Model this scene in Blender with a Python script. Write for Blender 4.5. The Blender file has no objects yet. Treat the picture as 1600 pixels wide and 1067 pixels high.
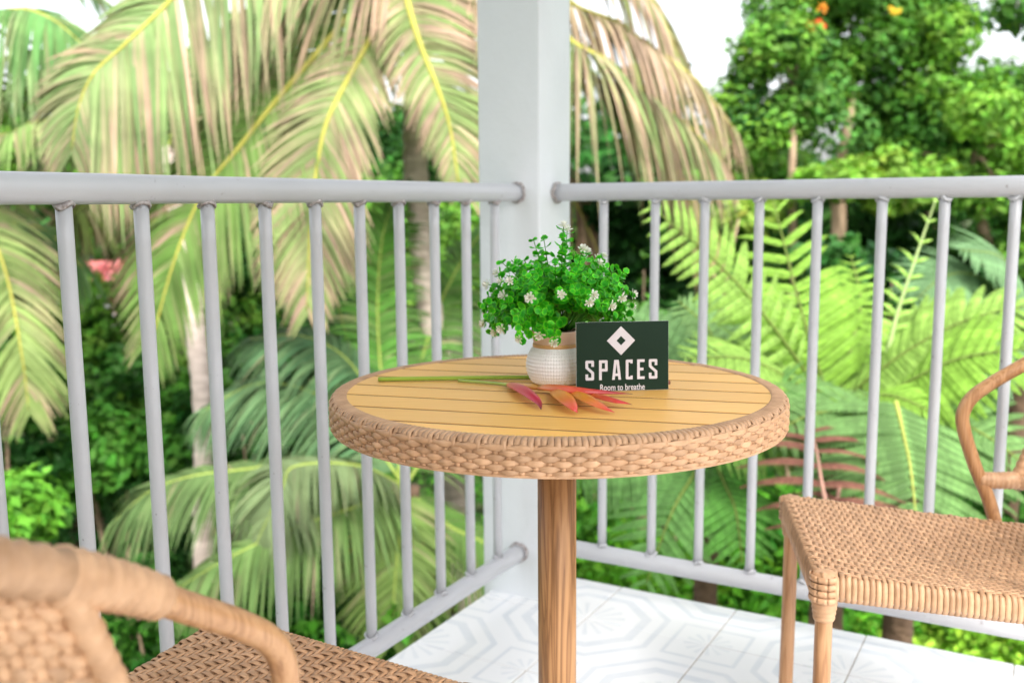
import bpy, math, random
import numpy as np
from mathutils import Vector, Matrix

random.seed(7)
rng = np.random.default_rng(7)
R = math.radians
sc = bpy.context.scene
col = sc.collection

# ------------------------------------------------------------------ camera
FPX, PITCH, ROLL, EYE = 1536.54, R(8.0539), R(-0.4624), 0.979
cam_d = bpy.data.cameras.new('camera')
cam = bpy.data.objects.new('camera', cam_d)
col.objects.link(cam)
sc.camera = cam
cam_d.sensor_width = 36.0
cam_d.lens = 36.0 * FPX / 1600.0
cam_d.clip_start = 0.05
cam_d.clip_end = 600.0
cam_d.dof.use_dof = True
cam_d.dof.focus_distance = 1.22
cam_d.dof.aperture_fstop = 4.4
_fw = Vector((0, math.cos(PITCH), -math.sin(PITCH)))
_up = Vector((0, math.sin(PITCH), math.cos(PITCH)))
_rt = Vector((1, 0, 0))
_x = _rt * math.cos(ROLL) + _up * math.sin(ROLL)
_y = _up * math.cos(ROLL) - _rt * math.sin(ROLL)
cam.matrix_world = Matrix(((_x.x, _y.x, -_fw.x, 0), (_x.y, _y.y, -_fw.y, 0), (_x.z, _y.z, -_fw.z, EYE), (0, 0, 0, 1)))

# ------------------------------------------------------------------ sky, sun, exposure
SUN_EL, SUN_AZ = R(50), R(163)          # soft bright overcast, sun high behind the house
world = bpy.data.worlds.new('World')
sc.world = world
world.use_nodes = True
wn, wl = world.node_tree.nodes, world.node_tree.links
wn.clear()
sky = wn.new('ShaderNodeTexSky')
sky.sky_type = 'NISHITA'
sky.sun_disc = False
sky.sun_elevation = SUN_EL
sky.sun_rotation = SUN_AZ
sky.air_density = 1.0
sky.dust_density = 4.0
hsv = wn.new('ShaderNodeHueSaturation')
hsv.inputs['Saturation'].default_value = 0.22
bg = wn.new('ShaderNodeBackground')
bg.inputs['Strength'].default_value = 0.15
wo = wn.new('ShaderNodeOutputWorld')
wl.new(sky.outputs[0], hsv.inputs['Color'])
wl.new(hsv.outputs[0], bg.inputs['Color'])
wl.new(bg.outputs[0], wo.inputs['Surface'])
sun_d = bpy.data.lights.new('sun', 'SUN')
sun_d.energy = 1.5
sun_d.angle = R(24)
sun_d.color = (1.0, 0.96, 0.9)
sun = bpy.data.objects.new('sun', sun_d)
col.objects.link(sun)
_sd = Vector((math.sin(SUN_AZ) * math.cos(SUN_EL), math.cos(SUN_AZ) * math.cos(SUN_EL), math.sin(SUN_EL)))
sun.rotation_euler = _sd.to_track_quat('Z', 'Y').to_euler()
sc.view_settings.view_transform = 'Standard'
sc.view_settings.look = 'None'
sc.view_settings.gamma = 1.0
sc.view_settings.use_curve_mapping = False
sc.view_settings.exposure = 1.6
cy = sc.cycles
cy.use_denoising = True
cy.max_bounces = 6
cy.diffuse_bounces = 4
cy.glossy_bounces = 2
cy.transmission_bounces = 4
cy.transparent_max_bounces = 4
cy.caustics_reflective = False
cy.caustics_refractive = False


# ------------------------------------------------------------------ helpers
def ray(x, y):
    px, py = x - 800.0, y - 533.5
    c, s = math.cos(ROLL), math.sin(ROLL)
    qx, qy = c * px + s * py, -s * px + c * py
    r, u = qx / FPX, -qy / FPX
    return np.array([r, math.cos(PITCH) + u * math.sin(PITCH), -math.sin(PITCH) + u * math.cos(PITCH)])


def at(x, y, Y):
    d = ray(x, y)
    return np.array([0, 0, EYE]) + Y / d[1] * d


def onz(x, y, z):
    d = ray(x, y)
    return np.array([0, 0, EYE]) + (z - EYE) / d[2] * d


def nrm(v):
    v = np.asarray(v, float)
    n = np.linalg.norm(v, axis=-1, keepdims=True)
    return v / np.maximum(n, 1e-9)


def smooth_line(pts, n, closed=False):
    """Catmull-Rom through pts, n samples"""
    P = np.asarray(pts, float)
    m = len(P)
    if closed:
        idx = lambda i: P[i % m]
        segs = m
    else:
        idx = lambda i: P[i] if 0 <= i < m else (2 * P[0] - P[1] if i < 0 else 2 * P[-1] - P[-2])
        segs = m - 1
    out = []
    for k in range(n):
        t = k / (n if closed else (n - 1)) * segs
        i = min(int(t), segs - 1)
        u = t - i
        a, b, c, d = idx(i - 1), idx(i), idx(i + 1), idx(i + 2)
        out.append(0.5 * (2 * b + (c - a) * u + (2 * a - 5 * b + 4 * c - d) * u * u + (3 * b - a - 3 * c + d) * u ** 3))
    return np.array(out)


class MB:
    """collects verts, faces and per-vertex colours; build() links ONE mesh object"""

    def __init__(self):
        self.v, self.f, self.c, self.n = [], [], [], 0

    def add(self, v, f, c=None):
        v = np.asarray(v, float)
        self.v.append(v)
        o = self.n
        self.f.extend([tuple(i + o for i in q) for q in f])
        if c is None:
            c = (0.5, 0.5, 0.5)
        c = np.asarray(c, float)
        if c.ndim == 1:
            c = np.tile(c, (len(v), 1))
        self.c.append(c)
        self.n += len(v)

    def mesh(self, name, off=None):
        V = np.concatenate(self.v)
        if off is not None:
            V = V - np.asarray(off)
        me = bpy.data.meshes.new(name)
        me.from_pydata(V.tolist(), [], self.f)
        C = np.concatenate(self.c)
        at_ = me.color_attributes.new('Col', 'FLOAT_COLOR', 'POINT')
        at_.data.foreach_set('color', np.c_[C, np.ones(len(C))].astype(np.float32).ravel())
        return me

    def build(self, name, mat, parent=None, smooth=True, world=False, kind=None):
        off = None
        if world and parent is not None:
            off = np.array(world_loc(parent))
        me = self.mesh(name, off)
        return link(name, me, mat, parent, smooth, kind)


def world_loc(o):
    p = Vector(o.location)
    while o.parent:
        o = o.parent
        p += Vector(o.location)
    return p


def link(name, me, mat, parent=None, smooth=True, kind=None):
    if mat is not None and not len(me.materials):
        me.materials.append(mat)
    if smooth:
        me.polygons.foreach_set('use_smooth', [True] * len(me.polygons))
    o = bpy.data.objects.new(name, me)
    col.objects.link(o)
    if parent is not None:
        o.parent = parent
    if kind:
        o['kind'] = kind
    return o


def empty(name, loc, rz=0.0):
    o = bpy.data.objects.new(name, None)
    o.location = tuple(loc)
    o.rotation_euler = (0, 0, rz)
    o.empty_display_size = 0.1
    col.objects.link(o)
    return o


def tag(o, label=None, cat=None, group=None, kind=None):
    if label:
        o['label'] = label
    if cat:
        o['category'] = cat
    if group:
        o['group'] = group
    if kind:
        o['kind'] = kind
    return o


def frames(P, hint=None, closed=False):
    P = np.asarray(P, float)
    if closed:
        T = nrm(np.roll(P, -1, 0) - np.roll(P, 1, 0))
    else:
        T = np.empty_like(P)
        T[1:-1] = P[2:] - P[:-2]
        T[0] = P[1] - P[0]
        T[-1] = P[-1] - P[-2]
        T = nrm(T)
    N = np.empty_like(P)
    if hint is not None:
        h = np.asarray(hint, float)
        if h.ndim == 1:
            h = np.tile(h, (len(P), 1))
        N = nrm(h - (h * T).sum(1)[:, None] * T)
    else:
        a = np.array([0, 0, 1.0]) if abs(T[0][2]) < 0.9 else np.array([1.0, 0, 0])
        n = nrm(a - (a @ T[0]) * T[0])
        for i in range(len(P)):
            n = nrm(n - (n @ T[i]) * T[i])
            N[i] = n
    B = np.cross(T, N)
    return T, N, B


def tube(mb, P, r, seg=8, hint=None, w=None, color=None, closed=False, caps=True):
    """sweep: r = half size along N (thickness), w = half size along B"""
    P = np.asarray(P, float)
    n = len(P)
    T, N, B = frames(P, hint, closed)
    r = np.broadcast_to(np.asarray(r, float), (n,))
    w = r if w is None else np.broadcast_to(np.asarray(w, float), (n,))
    a = np.arange(seg) / seg * 2 * math.pi
    V = P[:, None, :] + (np.cos(a)[None, :, None] * N[:, None, :] * r[:, None, None] + np.sin(a)[None, :, None] * B[:, None, :] * w[:, None, None])
    F = []
    for i in range(n if closed else n - 1):
        i2 = (i + 1) % n
        for k in range(seg):
            k2 = (k + 1) % seg
            F.append((i * seg + k, i * seg + k2, i2 * seg + k2, i2 * seg + k))
    if caps and not closed:
        F.append(tuple(range(seg - 1, -1, -1)))
        F.append(tuple((n - 1) * seg + k for k in range(seg)))
    c = None
    if color is not None:
        c = np.asarray(color, float)
        if c.ndim == 2:
            c = np.repeat(c, seg, 0)
    mb.add(V.reshape(-1, 3), F, c)


def box(mb, x0, x1, y0, y1, z0, z1, M=None, color=None):
    v = np.array([(x, y, z) for z in (z0, z1) for y in (y0, y1) for x in (x0, x1)], float)
    if M is not None:
        v = v @ np.asarray(M)[:3, :3].T + np.asarray(M)[:3, 3]
    mb.add(v, [(0, 2, 3, 1), (4, 5, 7, 6), (0, 1, 5, 4), (2, 6, 7, 3), (0, 4, 6, 2), (1, 3, 7, 5)], color)


def lathe(mb, prof, seg=48, center=(0, 0, 0), color=None, cap=True):
    prof = np.asarray(prof, float)
    a = np.arange(seg) / seg * 2 * math.pi
    V = np.stack([prof[:, 0][:, None] * np.cos(a), prof[:, 0][:, None] * np.sin(a), np.repeat(prof[:, 1][:, None], seg, 1)], -1) + np.asarray(center)
    F = []
    n = len(prof)
    for i in range(n - 1):
        for k in range(seg):
            k2 = (k + 1) % seg
            F.append((i * seg + k, i * seg + k2, (i + 1) * seg + k2, (i + 1) * seg + k))
    if cap:
        F.append(tuple(range(seg - 1, -1, -1)))
        F.append(tuple((n - 1) * seg + k for k in range(seg)))
    mb.add(V.reshape(-1, 3), F, color)


def bevel(o, w, seg=2):
    m = o.modifiers.new('bevel', 'BEVEL')
    m.width = w
    m.segments = seg
    m.limit_method = 'ANGLE'
    m.angle_limit = R(40)
    return o


# ------------------------------------------------------------------ materials
def new_mat(name):
    m = bpy.data.materials.new(name)
    m.use_nodes = True
    nt = m.node_tree
    return m, nt.nodes, nt.links, nt.nodes['Principled BSDF']


def nd(n, t, **kw):
    x = n.new(t)
    for k, v in kw.items():
        if k in x.inputs:
            x.inputs[k].default_value = v
        else:
            setattr(x, k, v)
    return x


def ramp(n, stops):
    r = n.new('ShaderNodeValToRGB')
    el = r.color_ramp.elements
    while len(el) < len(stops):
        el.new(0.5)
    for e, (p, c) in zip(el, stops):
        e.position = p
        e.color = (*c, 1)
    return r


def simple(name, c1, c2, scale=20, rough=0.5, bump=0.0, bscale=None, detail=4, coord='Object', stretch=(1, 1, 1), spec=0.5, bdist=0.002):
    m, n, l, b = new_mat(name)
    tc = n.new('ShaderNodeTexCoord')
    mp = n.new('ShaderNodeMapping')
    mp.inputs['Scale'].default_value = stretch
    l.new(tc.outputs[coord], mp.inputs[0])
    ns = nd(n, 'ShaderNodeTexNoise', Scale=scale, Detail=detail)
    l.new(mp.outputs[0], ns.inputs['Vector'])
    rp = ramp(n, [(0.3, c1), (0.7, c2)])
    l.new(ns.outputs['Fac'], rp.inputs[0])
    l.new(rp.outputs[0], b.inputs['Base Color'])
    b.inputs['Roughness'].default_value = rough
    b.inputs['Specular IOR Level'].default_value = spec
    if bump:
        n2 = nd(n, 'ShaderNodeTexNoise', Scale=bscale or scale * 3, Detail=3)
        l.new(mp.outputs[0], n2.inputs['Vector'])
        bp = nd(n, 'ShaderNodeBump', Strength=bump, Distance=bdist)
        l.new(n2.outputs['Fac'], bp.inputs['Height'])
        l.new(bp.outputs[0], b.inputs['Normal'])
    return m


def foliage_mat(name, trans=0.35, rough=0.45, sat=1.0, tr_tint=(1.15, 1.1, 0.55), noise=0.35, spec=0.10):
    m, n, l, b = new_mat(name)
    at_ = n.new('ShaderNodeAttribute')
    at_.attribute_name = 'Col'
    tc = n.new('ShaderNodeTexCoord')
    ns = nd(n, 'ShaderNodeTexNoise', Scale=3.0, Detail=3)
    l.new(tc.outputs['Object'], ns.inputs['Vector'])
    mr = nd(n, 'ShaderNodeMapRange')
    mr.inputs['From Min'].default_value = 0.3
    mr.inputs['From Max'].default_value = 0.7
    mr.inputs['To Min'].default_value = 1 - noise
    mr.inputs['To Max'].default_value = 1 + noise
    l.new(ns.outputs['Fac'], mr.inputs['Value'])
    mx = nd(n, 'ShaderNodeVectorMath', operation='MULTIPLY')
    l.new(at_.outputs['Color'], mx.inputs[0])
    l.new(mr.outputs[0], mx.inputs[1])
    l.new(mx.outputs[0], b.inputs['Base Color'])
    b.inputs['Roughness'].default_value = rough
    b.inputs['Specular IOR Level'].default_value = spec
    t = n.new('ShaderNodeBsdfTranslucent')
    m2 = nd(n, 'ShaderNodeVectorMath', operation='MULTIPLY')
    m2.inputs[1].default_value = tr_tint
    l.new(mx.outputs[0], m2.inputs[0])
    l.new(m2.outputs[0], t.inputs['Color'])
    ms = nd(n, 'ShaderNodeMixShader')
    ms.inputs[0].default_value = trans
    l.new(b.outputs[0], ms.inputs[1])
    l.new(t.outputs[0], ms.inputs[2])
    l.new(ms.outputs[0], n['Material Output'].inputs['Surface'])
    return m


def wood_mat(name, c1, c2, c3, axis=2, scale=1.0, rough=0.45):
    m, n, l, b = new_mat(name)
    tc = n.new('ShaderNodeTexCoord')
    mp = n.new('ShaderNodeMapping')
    s = [38 * scale] * 3
    s[axis] = 2.2 * scale
    mp.inputs['Scale'].default_value = s
    l.new(tc.outputs['Object'], mp.inputs[0])
    ns = nd(n, 'ShaderNodeTexNoise', Scale=1.0, Detail=5, Distortion=1.2)
    l.new(mp.outputs[0], ns.inputs['Vector'])
    wv = nd(n, 'ShaderNodeMath', operation='MULTIPLY')
    wv.inputs[1].default_value = 9.0
    l.new(ns.outputs['Fac'], wv.inputs[0])
    fr = nd(n, 'ShaderNodeMath', operation='PINGPONG')
    fr.inputs[1].default_value = 1.0
    l.new(wv.outputs[0], fr.inputs[0])
    rp = ramp(n, [(0.0, c1), (0.5, c2), (1.0, c3)])
    l.new(fr.outputs[0], rp.inputs[0])
    l.new(rp.outputs[0], b.inputs['Base Color'])
    b.inputs['Roughness'].default_value = rough
    bp = nd(n, 'ShaderNodeBump', Strength=0.12, Distance=0.0008)
    l.new(fr.outputs[0], bp.inputs['Height'])
    l.new(bp.outputs[0], b.inputs['Normal'])
    return m


M = {}
M['rail'] = None


def paint_mat(name, c, dirt, thr=0.66, bump=0.25, bscale=60, rough=0.38):
    m, n, l, b = new_mat(name)
    tc = n.new('ShaderNodeTexCoord')
    a = nd(n, 'ShaderNodeTexNoise', Scale=55.0, Detail=6, Roughness=0.65)
    l.new(tc.outputs['Object'], a.inputs['Vector'])
    g = nd(n, 'ShaderNodeTexNoise', Scale=4.0, Detail=3)
    l.new(tc.outputs['Object'], g.inputs['Vector'])
    r1 = ramp(n, [(thr, (0, 0, 0)), (thr + 0.05, (1, 1, 1))])
    l.new(a.outputs['Fac'], r1.inputs[0])
    r2 = ramp(n, [(0.35, tuple(x * 0.93 for x in c)), (0.65, c)])
    l.new(g.outputs['Fac'], r2.inputs[0])
    mx = nd(n, 'ShaderNodeMix', data_type='RGBA')
    l.new(r1.outputs[0], mx.inputs['Factor'])
    l.new(r2.outputs[0], mx.inputs[6])
    mx.inputs[7].default_value = (*dirt, 1)
    l.new(mx.outputs[2], b.inputs['Base Color'])
    b.inputs['Roughness'].default_value = rough
    n2 = nd(n, 'ShaderNodeTexNoise', Scale=bscale, Detail=5)
    l.new(tc.outputs['Object'], n2.inputs['Vector'])
    bp = nd(n, 'ShaderNodeBump', Strength=bump, Distance=0.002)
    l.new(n2.outputs['Fac'], bp.inputs['Height'])
    l.new(bp.outputs[0], b.inputs['Normal'])
    return m


M['rail'] = paint_mat('white_rail_paint', (0.50, 0.505, 0.53), (0.30, 0.28, 0.29), 0.66, 0.16, 40, 0.32)
M['post'] = paint_mat('white_post_plaster', (0.70, 0.725, 0.745), (0.62, 0.62, 0.62), 0.74, 0.9, 30, 0.55)
M['weld'] = simple('weld_paint', (0.18, 0.13, 0.11), (0.58, 0.56, 0.57), 160, 0.6, 0.6, 300)
M['unseen_wall_back'] = simple('unseen_rear_wall', (0.26, 0.23, 0.20), (0.32, 0.29, 0.25), 6, 0.8)  # wall out of view, mid tone picked to cut bounce light
M['slab'] = simple('slab_concrete', (0.55, 0.54, 0.52), (0.7, 0.69, 0.67), 12, 0.8, 0.3)
M['grout'] = simple('grout', (0.42, 0.37, 0.32), (0.55, 0.50, 0.45), 30, 0.9)
M['wicker'] = simple('wicker_strand', (0.42, 0.235, 0.122), (0.58, 0.345, 0.195), 60, 0.5, 0.15, 500, stretch=(1, 1, 1), bdist=0.0004)
def strand_variation(m, lo, hi):
    n, l = m.node_tree.nodes, m.node_tree.links
    b = n['Principled BSDF']
    src = b.inputs['Base Color'].links[0].from_socket
    oi = n.new('ShaderNodeObjectInfo')
    mr = n.new('ShaderNodeMapRange')
    mr.inputs['To Min'].default_value = lo
    mr.inputs['To Max'].default_value = hi
    l.new(oi.outputs['Random'], mr.inputs['Value'])
    vm = n.new('ShaderNodeVectorMath')
    vm.operation = 'MULTIPLY'
    l.new(src, vm.inputs[0])
    l.new(mr.outputs[0], vm.inputs[1])
    l.new(vm.outputs[0], b.inputs['Base Color'])


strand_variation(M['wicker'], 0.84, 1.12)
M['wicker_in'] = simple('wicker_core', (0.22, 0.11, 0.05), (0.34, 0.18, 0.09), 60, 0.7)
M['slat'] = simple('teak_slat', (0.78, 0.415, 0.092), (0.87, 0.49, 0.13), 6, 0.42, 0.1, 60, stretch=(2, 30, 30), bdist=0.0006)
strand_variation(M['slat'], 0.88, 1.06)
M['pole'] = wood_mat('pole_wood', (0.23, 0.105, 0.038), (0.41, 0.20, 0.078), (0.50, 0.265, 0.11), 2, 1.0)
M['frame'] = wood_mat('chair_frame_wood', (0.32, 0.155, 0.066), (0.43, 0.220, 0.10), (0.49, 0.270, 0.13), 2, 1.4, 0.38)
M['leaf'] = foliage_mat('palm_leaflet', 0.22, 0.55)
M['tree_leaf'] = foliage_mat('broad_leaf', 0.28)
M['fern'] = foliage_mat('fern_leaf', 0.26, 0.55, tr_tint=(1.1, 1.1, 0.7))
M['dead'] = foliage_mat('dead_frond', 0.2, 0.8, tr_tint=(1, 0.9, 0.8))
M['stalk'] = foliage_mat('leaf_stalk', 0.0, 0.5, noise=0.2)
M['plant'] = foliage_mat('plastic_leaf', 0.22, 0.45, noise=0.35, spec=0.25)
M['petal'] = foliage_mat('white_petal', 0.25, 0.5, tr_tint=(1, 1, 1), noise=0.04)
M['bract'] = foliage_mat('bract', 0.04, 0.35, tr_tint=(1.1, 0.9, 0.8), noise=0.1, spec=0.5)
M['trunk'] = simple('palm_trunk_bark', (0.46, 0.36, 0.30), (0.74, 0.62, 0.54), 5, 0.9, 0.8, 20, stretch=(1, 1, 5), bdist=0.02)
M['bark'] = simple('tree_bark', (0.22, 0.15, 0.09), (0.42, 0.30, 0.20), 6, 0.9, 0.7, 18, stretch=(2, 2, 0.5), bdist=0.02)
M['fern_trunk'] = simple('fern_trunk', (0.07, 0.04, 0.025), (0.16, 0.10, 0.06), 14, 0.95, 0.8, 30, bdist=0.02)
M['ground'] = simple('forest_floor', (0.03, 0.045, 0.012), (0.07, 0.10, 0.03), 1.5, 0.95, 0.6, 6, bdist=0.05)
M['coconut'] = simple('coconut', (0.20, 0.26, 0.03), (0.45, 0.42, 0.06), 6, 0.5)
M['card'] = simple('card_print', (0.0040, 0.0205, 0.0092), (0.0055, 0.0250, 0.0118), 8, 0.55, spec=0.2)
M['card_edge'] = simple('card_edge', (0.55, 0.56, 0.55), (0.62, 0.63, 0.62), 40, 0.7)
M['ink'] = simple('card_ink', (0.62, 0.58, 0.62), (0.66, 0.62, 0.66), 40, 0.5)
M['pot'] = simple('pot_glaze', (0.82, 0.81, 0.81), (0.87, 0.86, 0.86), 10, 0.4)
M['pot_neck'] = simple('pot_neck', (0.66, 0.46, 0.36), (0.74, 0.54, 0.43), 30, 0.5)
M['gold'] = simple('pot_band', (0.55, 0.30, 0.10), (0.66, 0.40, 0.16), 30, 0.4)
M['gap_shade'] = simple('slat_gap_shade', (0.20, 0.085, 0.022), (0.30, 0.14, 0.04), 40, 0.8)  # brown painted in for the shadow lines between slats
M['soil'] = simple('foam_soil', (0.02, 0.02, 0.012), (0.05, 0.045, 0.02), 80, 0.95)
M['house_wall'] = simple('house_wall', (0.7, 0.7, 0.7), (0.8, 0.8, 0.8), 3, 0.8)
M['house_roof'] = simple('house_roof', (0.35, 0.08, 0.08), (0.45, 0.14, 0.13), 3, 0.8)


def tile_mat():
    m, n, l, b = new_mat('patterned_tile')
    g = n.new('ShaderNodeNewGeometry')
    mp = n.new('ShaderNodeMapping')
    l.new(g.outputs['Position'], mp.inputs[0])
    # axes of the balcony: s along the far rail, t along the left rail, one grout crossing at (T_S0, T_T0)
    sp = n.new('ShaderNodeSeparateXYZ')
    l.new(mp.outputs[0], sp.inputs[0])

    def mth(op, a, b_=None, clamp=False):
        x = n.new('ShaderNodeMath')
        x.operation = op
        x.use_clamp = clamp
        for i, v in enumerate((a, b_)):
            if v is None:
                continue
            if isinstance(v, (int, float)):
                x.inputs[i].default_value = v
            else:
                l.new(v, x.inputs[i])
        return x.outputs[0]
    ax, ay = AX
    s = mth('ADD', mth('MULTIPLY', mth('SUBTRACT', sp.outputs[0], ax), DR[0]), mth('MULTIPLY', mth('SUBTRACT', sp.outputs[1], ay), DR[1]))
    t = mth('ADD', mth('MULTIPLY', mth('SUBTRACT', sp.outputs[0], ax), DL[0]), mth('MULTIPLY', mth('SUBTRACT', sp.outputs[1], ay), DL[1]))
    s = mth('SUBTRACT', s, TS0)
    t = mth('SUBTRACT', t, TT0)
    q1 = mth('DIVIDE', mth('ADD', s, t), 0.6)
    q2 = mth('DIVIDE', mth('SUBTRACT', s, t), 0.6)

    def wrap(q, o=0.0):
        return mth('ABSOLUTE', mth('SUBTRACT', mth('FRACT', mth('ADD', q, 0.5 + o)), 0.5))
    a, b2 = wrap(q1), wrap(q2)
    c, d = wrap(q1, 0.5), wrap(q2, 0.5)
    octo = mth('MAXIMUM', mth('MAXIMUM', a, b2), mth('MULTIPLY', mth('ADD', a, b2), 0.72))
    sq = mth('MULTIPLY', mth('ADD', c, d), 1.0)

    def band(v, lo, hi, w=0.006):
        return mth('MULTIPLY', mth('DIVIDE', mth('SUBTRACT', v, lo), w, True), mth('DIVIDE', mth('SUBTRACT', hi, v), w, True))
    b1 = band(octo, 0.405, 0.445)
    b3 = band(octo, 0.285, 0.345)
    s1 = band(sq, 0.25, 0.285)
    # petals
    ang = mth('ARCTAN2', mth('SUBTRACT', mth('FRACT', mth('ADD', q1, 0.5)), 0.5), mth('SUBTRACT', mth('FRACT', mth('ADD', q2, 0.5)), 0.5))
    rad = mth('SQRT', mth('ADD', mth('MULTIPLY', a, a), mth('MULTIPLY', b2, b2)))
    pet = mth('MULTIPLY', mth('GREATER_THAN', mth('COSINE', mth('MULTIPLY', ang, 16)), 0.45), band(rad, 0.06, 0.22))
    ang2 = mth('ARCTAN2', mth('SUBTRACT', mth('FRACT', q1), 0.5), mth('SUBTRACT', mth('FRACT', q2), 0.5))
    rad2 = mth('SQRT', mth('ADD', mth('MULTIPLY', c, c), mth('MULTIPLY', d, d)))
    pet2 = mth('MULTIPLY', mth('GREATER_THAN', mth('COSINE', mth('MULTIPLY', ang2, 12)), 0.3), band(rad2, 0.03, 0.13))
    tot = mth('MAXIMUM', mth('MAXIMUM', b1, b3), mth('MAXIMUM', s1, mth('MULTIPLY', mth('MAXIMUM', pet, pet2), 0.7)))
    ns = nd(n, 'ShaderNodeTexNoise', Scale=14.0, Detail=5)
    l.new(g.outputs['Position'], ns.inputs['Vector'])
    mr = nd(n, 'ShaderNodeMapRange')
    mr.inputs['From Min'].default_value = 0.3
    mr.inputs['From Max'].default_value = 0.65
    mr.inputs['To Min'].default_value = 0.45
    l.new(ns.outputs['Fac'], mr.inputs['Value'])
    fac = mth('MULTIPLY', tot, mr.outputs[0])
    n3 = nd(n, 'ShaderNodeTexNoise', Scale=9.0, Detail=8, Roughness=0.75)
    l.new(g.outputs['Position'], n3.inputs['Vector'])
    r3 = ramp(n, [(0.64, (0.83, 0.83, 0.83)), (0.76, (0.56, 0.55, 0.54))])
    l.new(n3.outputs['Fac'], r3.inputs[0])
    mx = nd(n, 'ShaderNodeMix', data_type='RGBA')
    l.new(fac, mx.inputs['Factor'])
    l.new(r3.outputs[0], mx.inputs[6])
    mx.inputs[7].default_value = (0.66, 0.685, 0.715, 1)
    l.new(mx.outputs[2], b.inputs['Base Color'])
    b.inputs['Roughness'].default_value = 0.3
    return m


# ------------------------------------------------------------------ balcony frame of reference
AX = np.array([0.0561, 2.428])            # crossing of the two rail axes (plan)
AL = R(29.357)
DL = np.array([math.sin(AL), math.cos(AL)])     # along the left rail, away from camera
DR = np.array([math.cos(AL), -math.sin(AL)])    # along the far rail, to the right
TS0, TT0 = 0.2, -0.1215 
ZU, ZL = 1.0012, 0.117
RAIL_R, BAL_R = 0.0206, 0.0106


def st(s, t, z=0.0):
    p = AX + DR * s + DL * t
    return np.array([p[0], p[1], z])


# ------------------------------------------------------------------ floor with tiles
fl = MB()
Mst = np.eye(4)
Mst[:2, 0], Mst[:2, 1], Mst[:2, 3] = DR, DL, AX
S_EDGE, T_EDGE = -0.085, 0.095
box(fl, S_EDGE + 0.004, 3.2, -3.6, T_EDGE - 0.004, -0.16, -0.011, Mst)
floor = fl.build('floor', M['slab'], smooth=False)
tag(floor, kind='structure')
gr = MB()
box(gr, S_EDGE + 0.002, 3.2, -3.6, T_EDGE - 0.002, -0.0105, -0.0025, Mst)
gr.build('grout_bed', M['grout'], floor, smooth=False)
TM = tile_mat()
for i in range(-1, 10):
    for j in range(-11, 1):
        s0, s1 = TS0 + 0.3 * i + 0.0015, TS0 + 0.3 * (i + 1) - 0.0015
        t0, t1 = TT0 + 0.3 * j + 0.0015, TT0 + 0.3 * (j + 1) - 0.0015
        s0, t1 = max(s0, S_EDGE), min(t1, T_EDGE)
        if s1 - s0 < 0.02 or t1 - t0 < 0.02:
            continue
        tm = MB()
        dz = random.uniform(-0.0004, 0.0004)
        e = 0.0015
        v = np.array([(s0, t0, -0.010), (s1, t0, -0.010), (s1, t1, -0.010), (s0, t1, -0.010),
                      (s0, t0, dz - e), (s1, t0, dz - e), (s1, t1, dz - e), (s0, t1, dz - e),
                      (s0 + e, t0 + e, dz), (s1 - e, t0 + e, dz), (s1 - e, t1 - e, dz), (s0 + e, t1 - e, dz)])
        v = v @ Mst[:3, :3].T + Mst[:3, 3]
        f = [(0, 3, 2, 1), (8, 9, 10, 11)]
        for k in range(4):
            k2 = (k + 1) % 4
            f += [(k, k2, 4 + k2, 4 + k), (4 + k, 4 + k2, 8 + k2, 8 + k)]
        tm.add(v, f)
        tm.build('tile', TM, floor, smooth=False)

# ------------------------------------------------------------------ unseen roof and rear wall, sized to shade the balcony
mb = MB()
box(mb, -0.15, 2.35, -3.6, 0.14, 2.62, 2.74, Mst)  # out of view, reach set for the light on the balcony
tag(mb.build('unseen_ceiling', M['post'], smooth=False), kind='structure')
mb = MB()
box(mb, S_EDGE, 2.3, -3.75, -3.6, -0.15, 2.62, Mst)  # unseen wall behind the camera, added to shade the balcony
tag(mb.build('unseen_wall_back', M['unseen_wall_back'], smooth=False), kind='structure')

# ------------------------------------------------------------------ corner post
PV, PU, PB = 0.06, -0.085, 0.166
pm = MB()
nz = 40
prof = []
cr = 0.006
for cx_, cy_, a0 in ((PV - cr, PU + cr, -90), (PV - cr, PU + PB - cr, 0), (PV - PB + cr, PU + PB - cr, 90), (PV - PB + cr, PU + cr, 180)):
    for k in range(4):
        a = R(a0 + 30 * k)
        prof.append((cx_ + cr * math.cos(a), cy_ + cr * math.sin(a)))
prof = np.array(prof)
zs = np.linspace(-3.0, 2.62, nz)
V = []
for z in zs:
    for p in prof:
        V.append(st(p[0] + random.uniform(-.0012, .0012), p[1] + random.uniform(-.0012, .0012), z))
F = []
m_ = len(prof)
for i in range(nz - 1):
    for k in range(m_):
        k2 = (k + 1) % m_
        F.append((i * m_ + k, i * m_ + k2, (i + 1) * m_ + k2, (i + 1) * m_ + k))
F.append(tuple((nz - 1) * m_ + k for k in range(m_)))
pm.add(V, F)
post = pm.build('balcony_post', M['post'])
tag(post, 'square white painted concrete post at the corner of the balcony', 'post')


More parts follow.
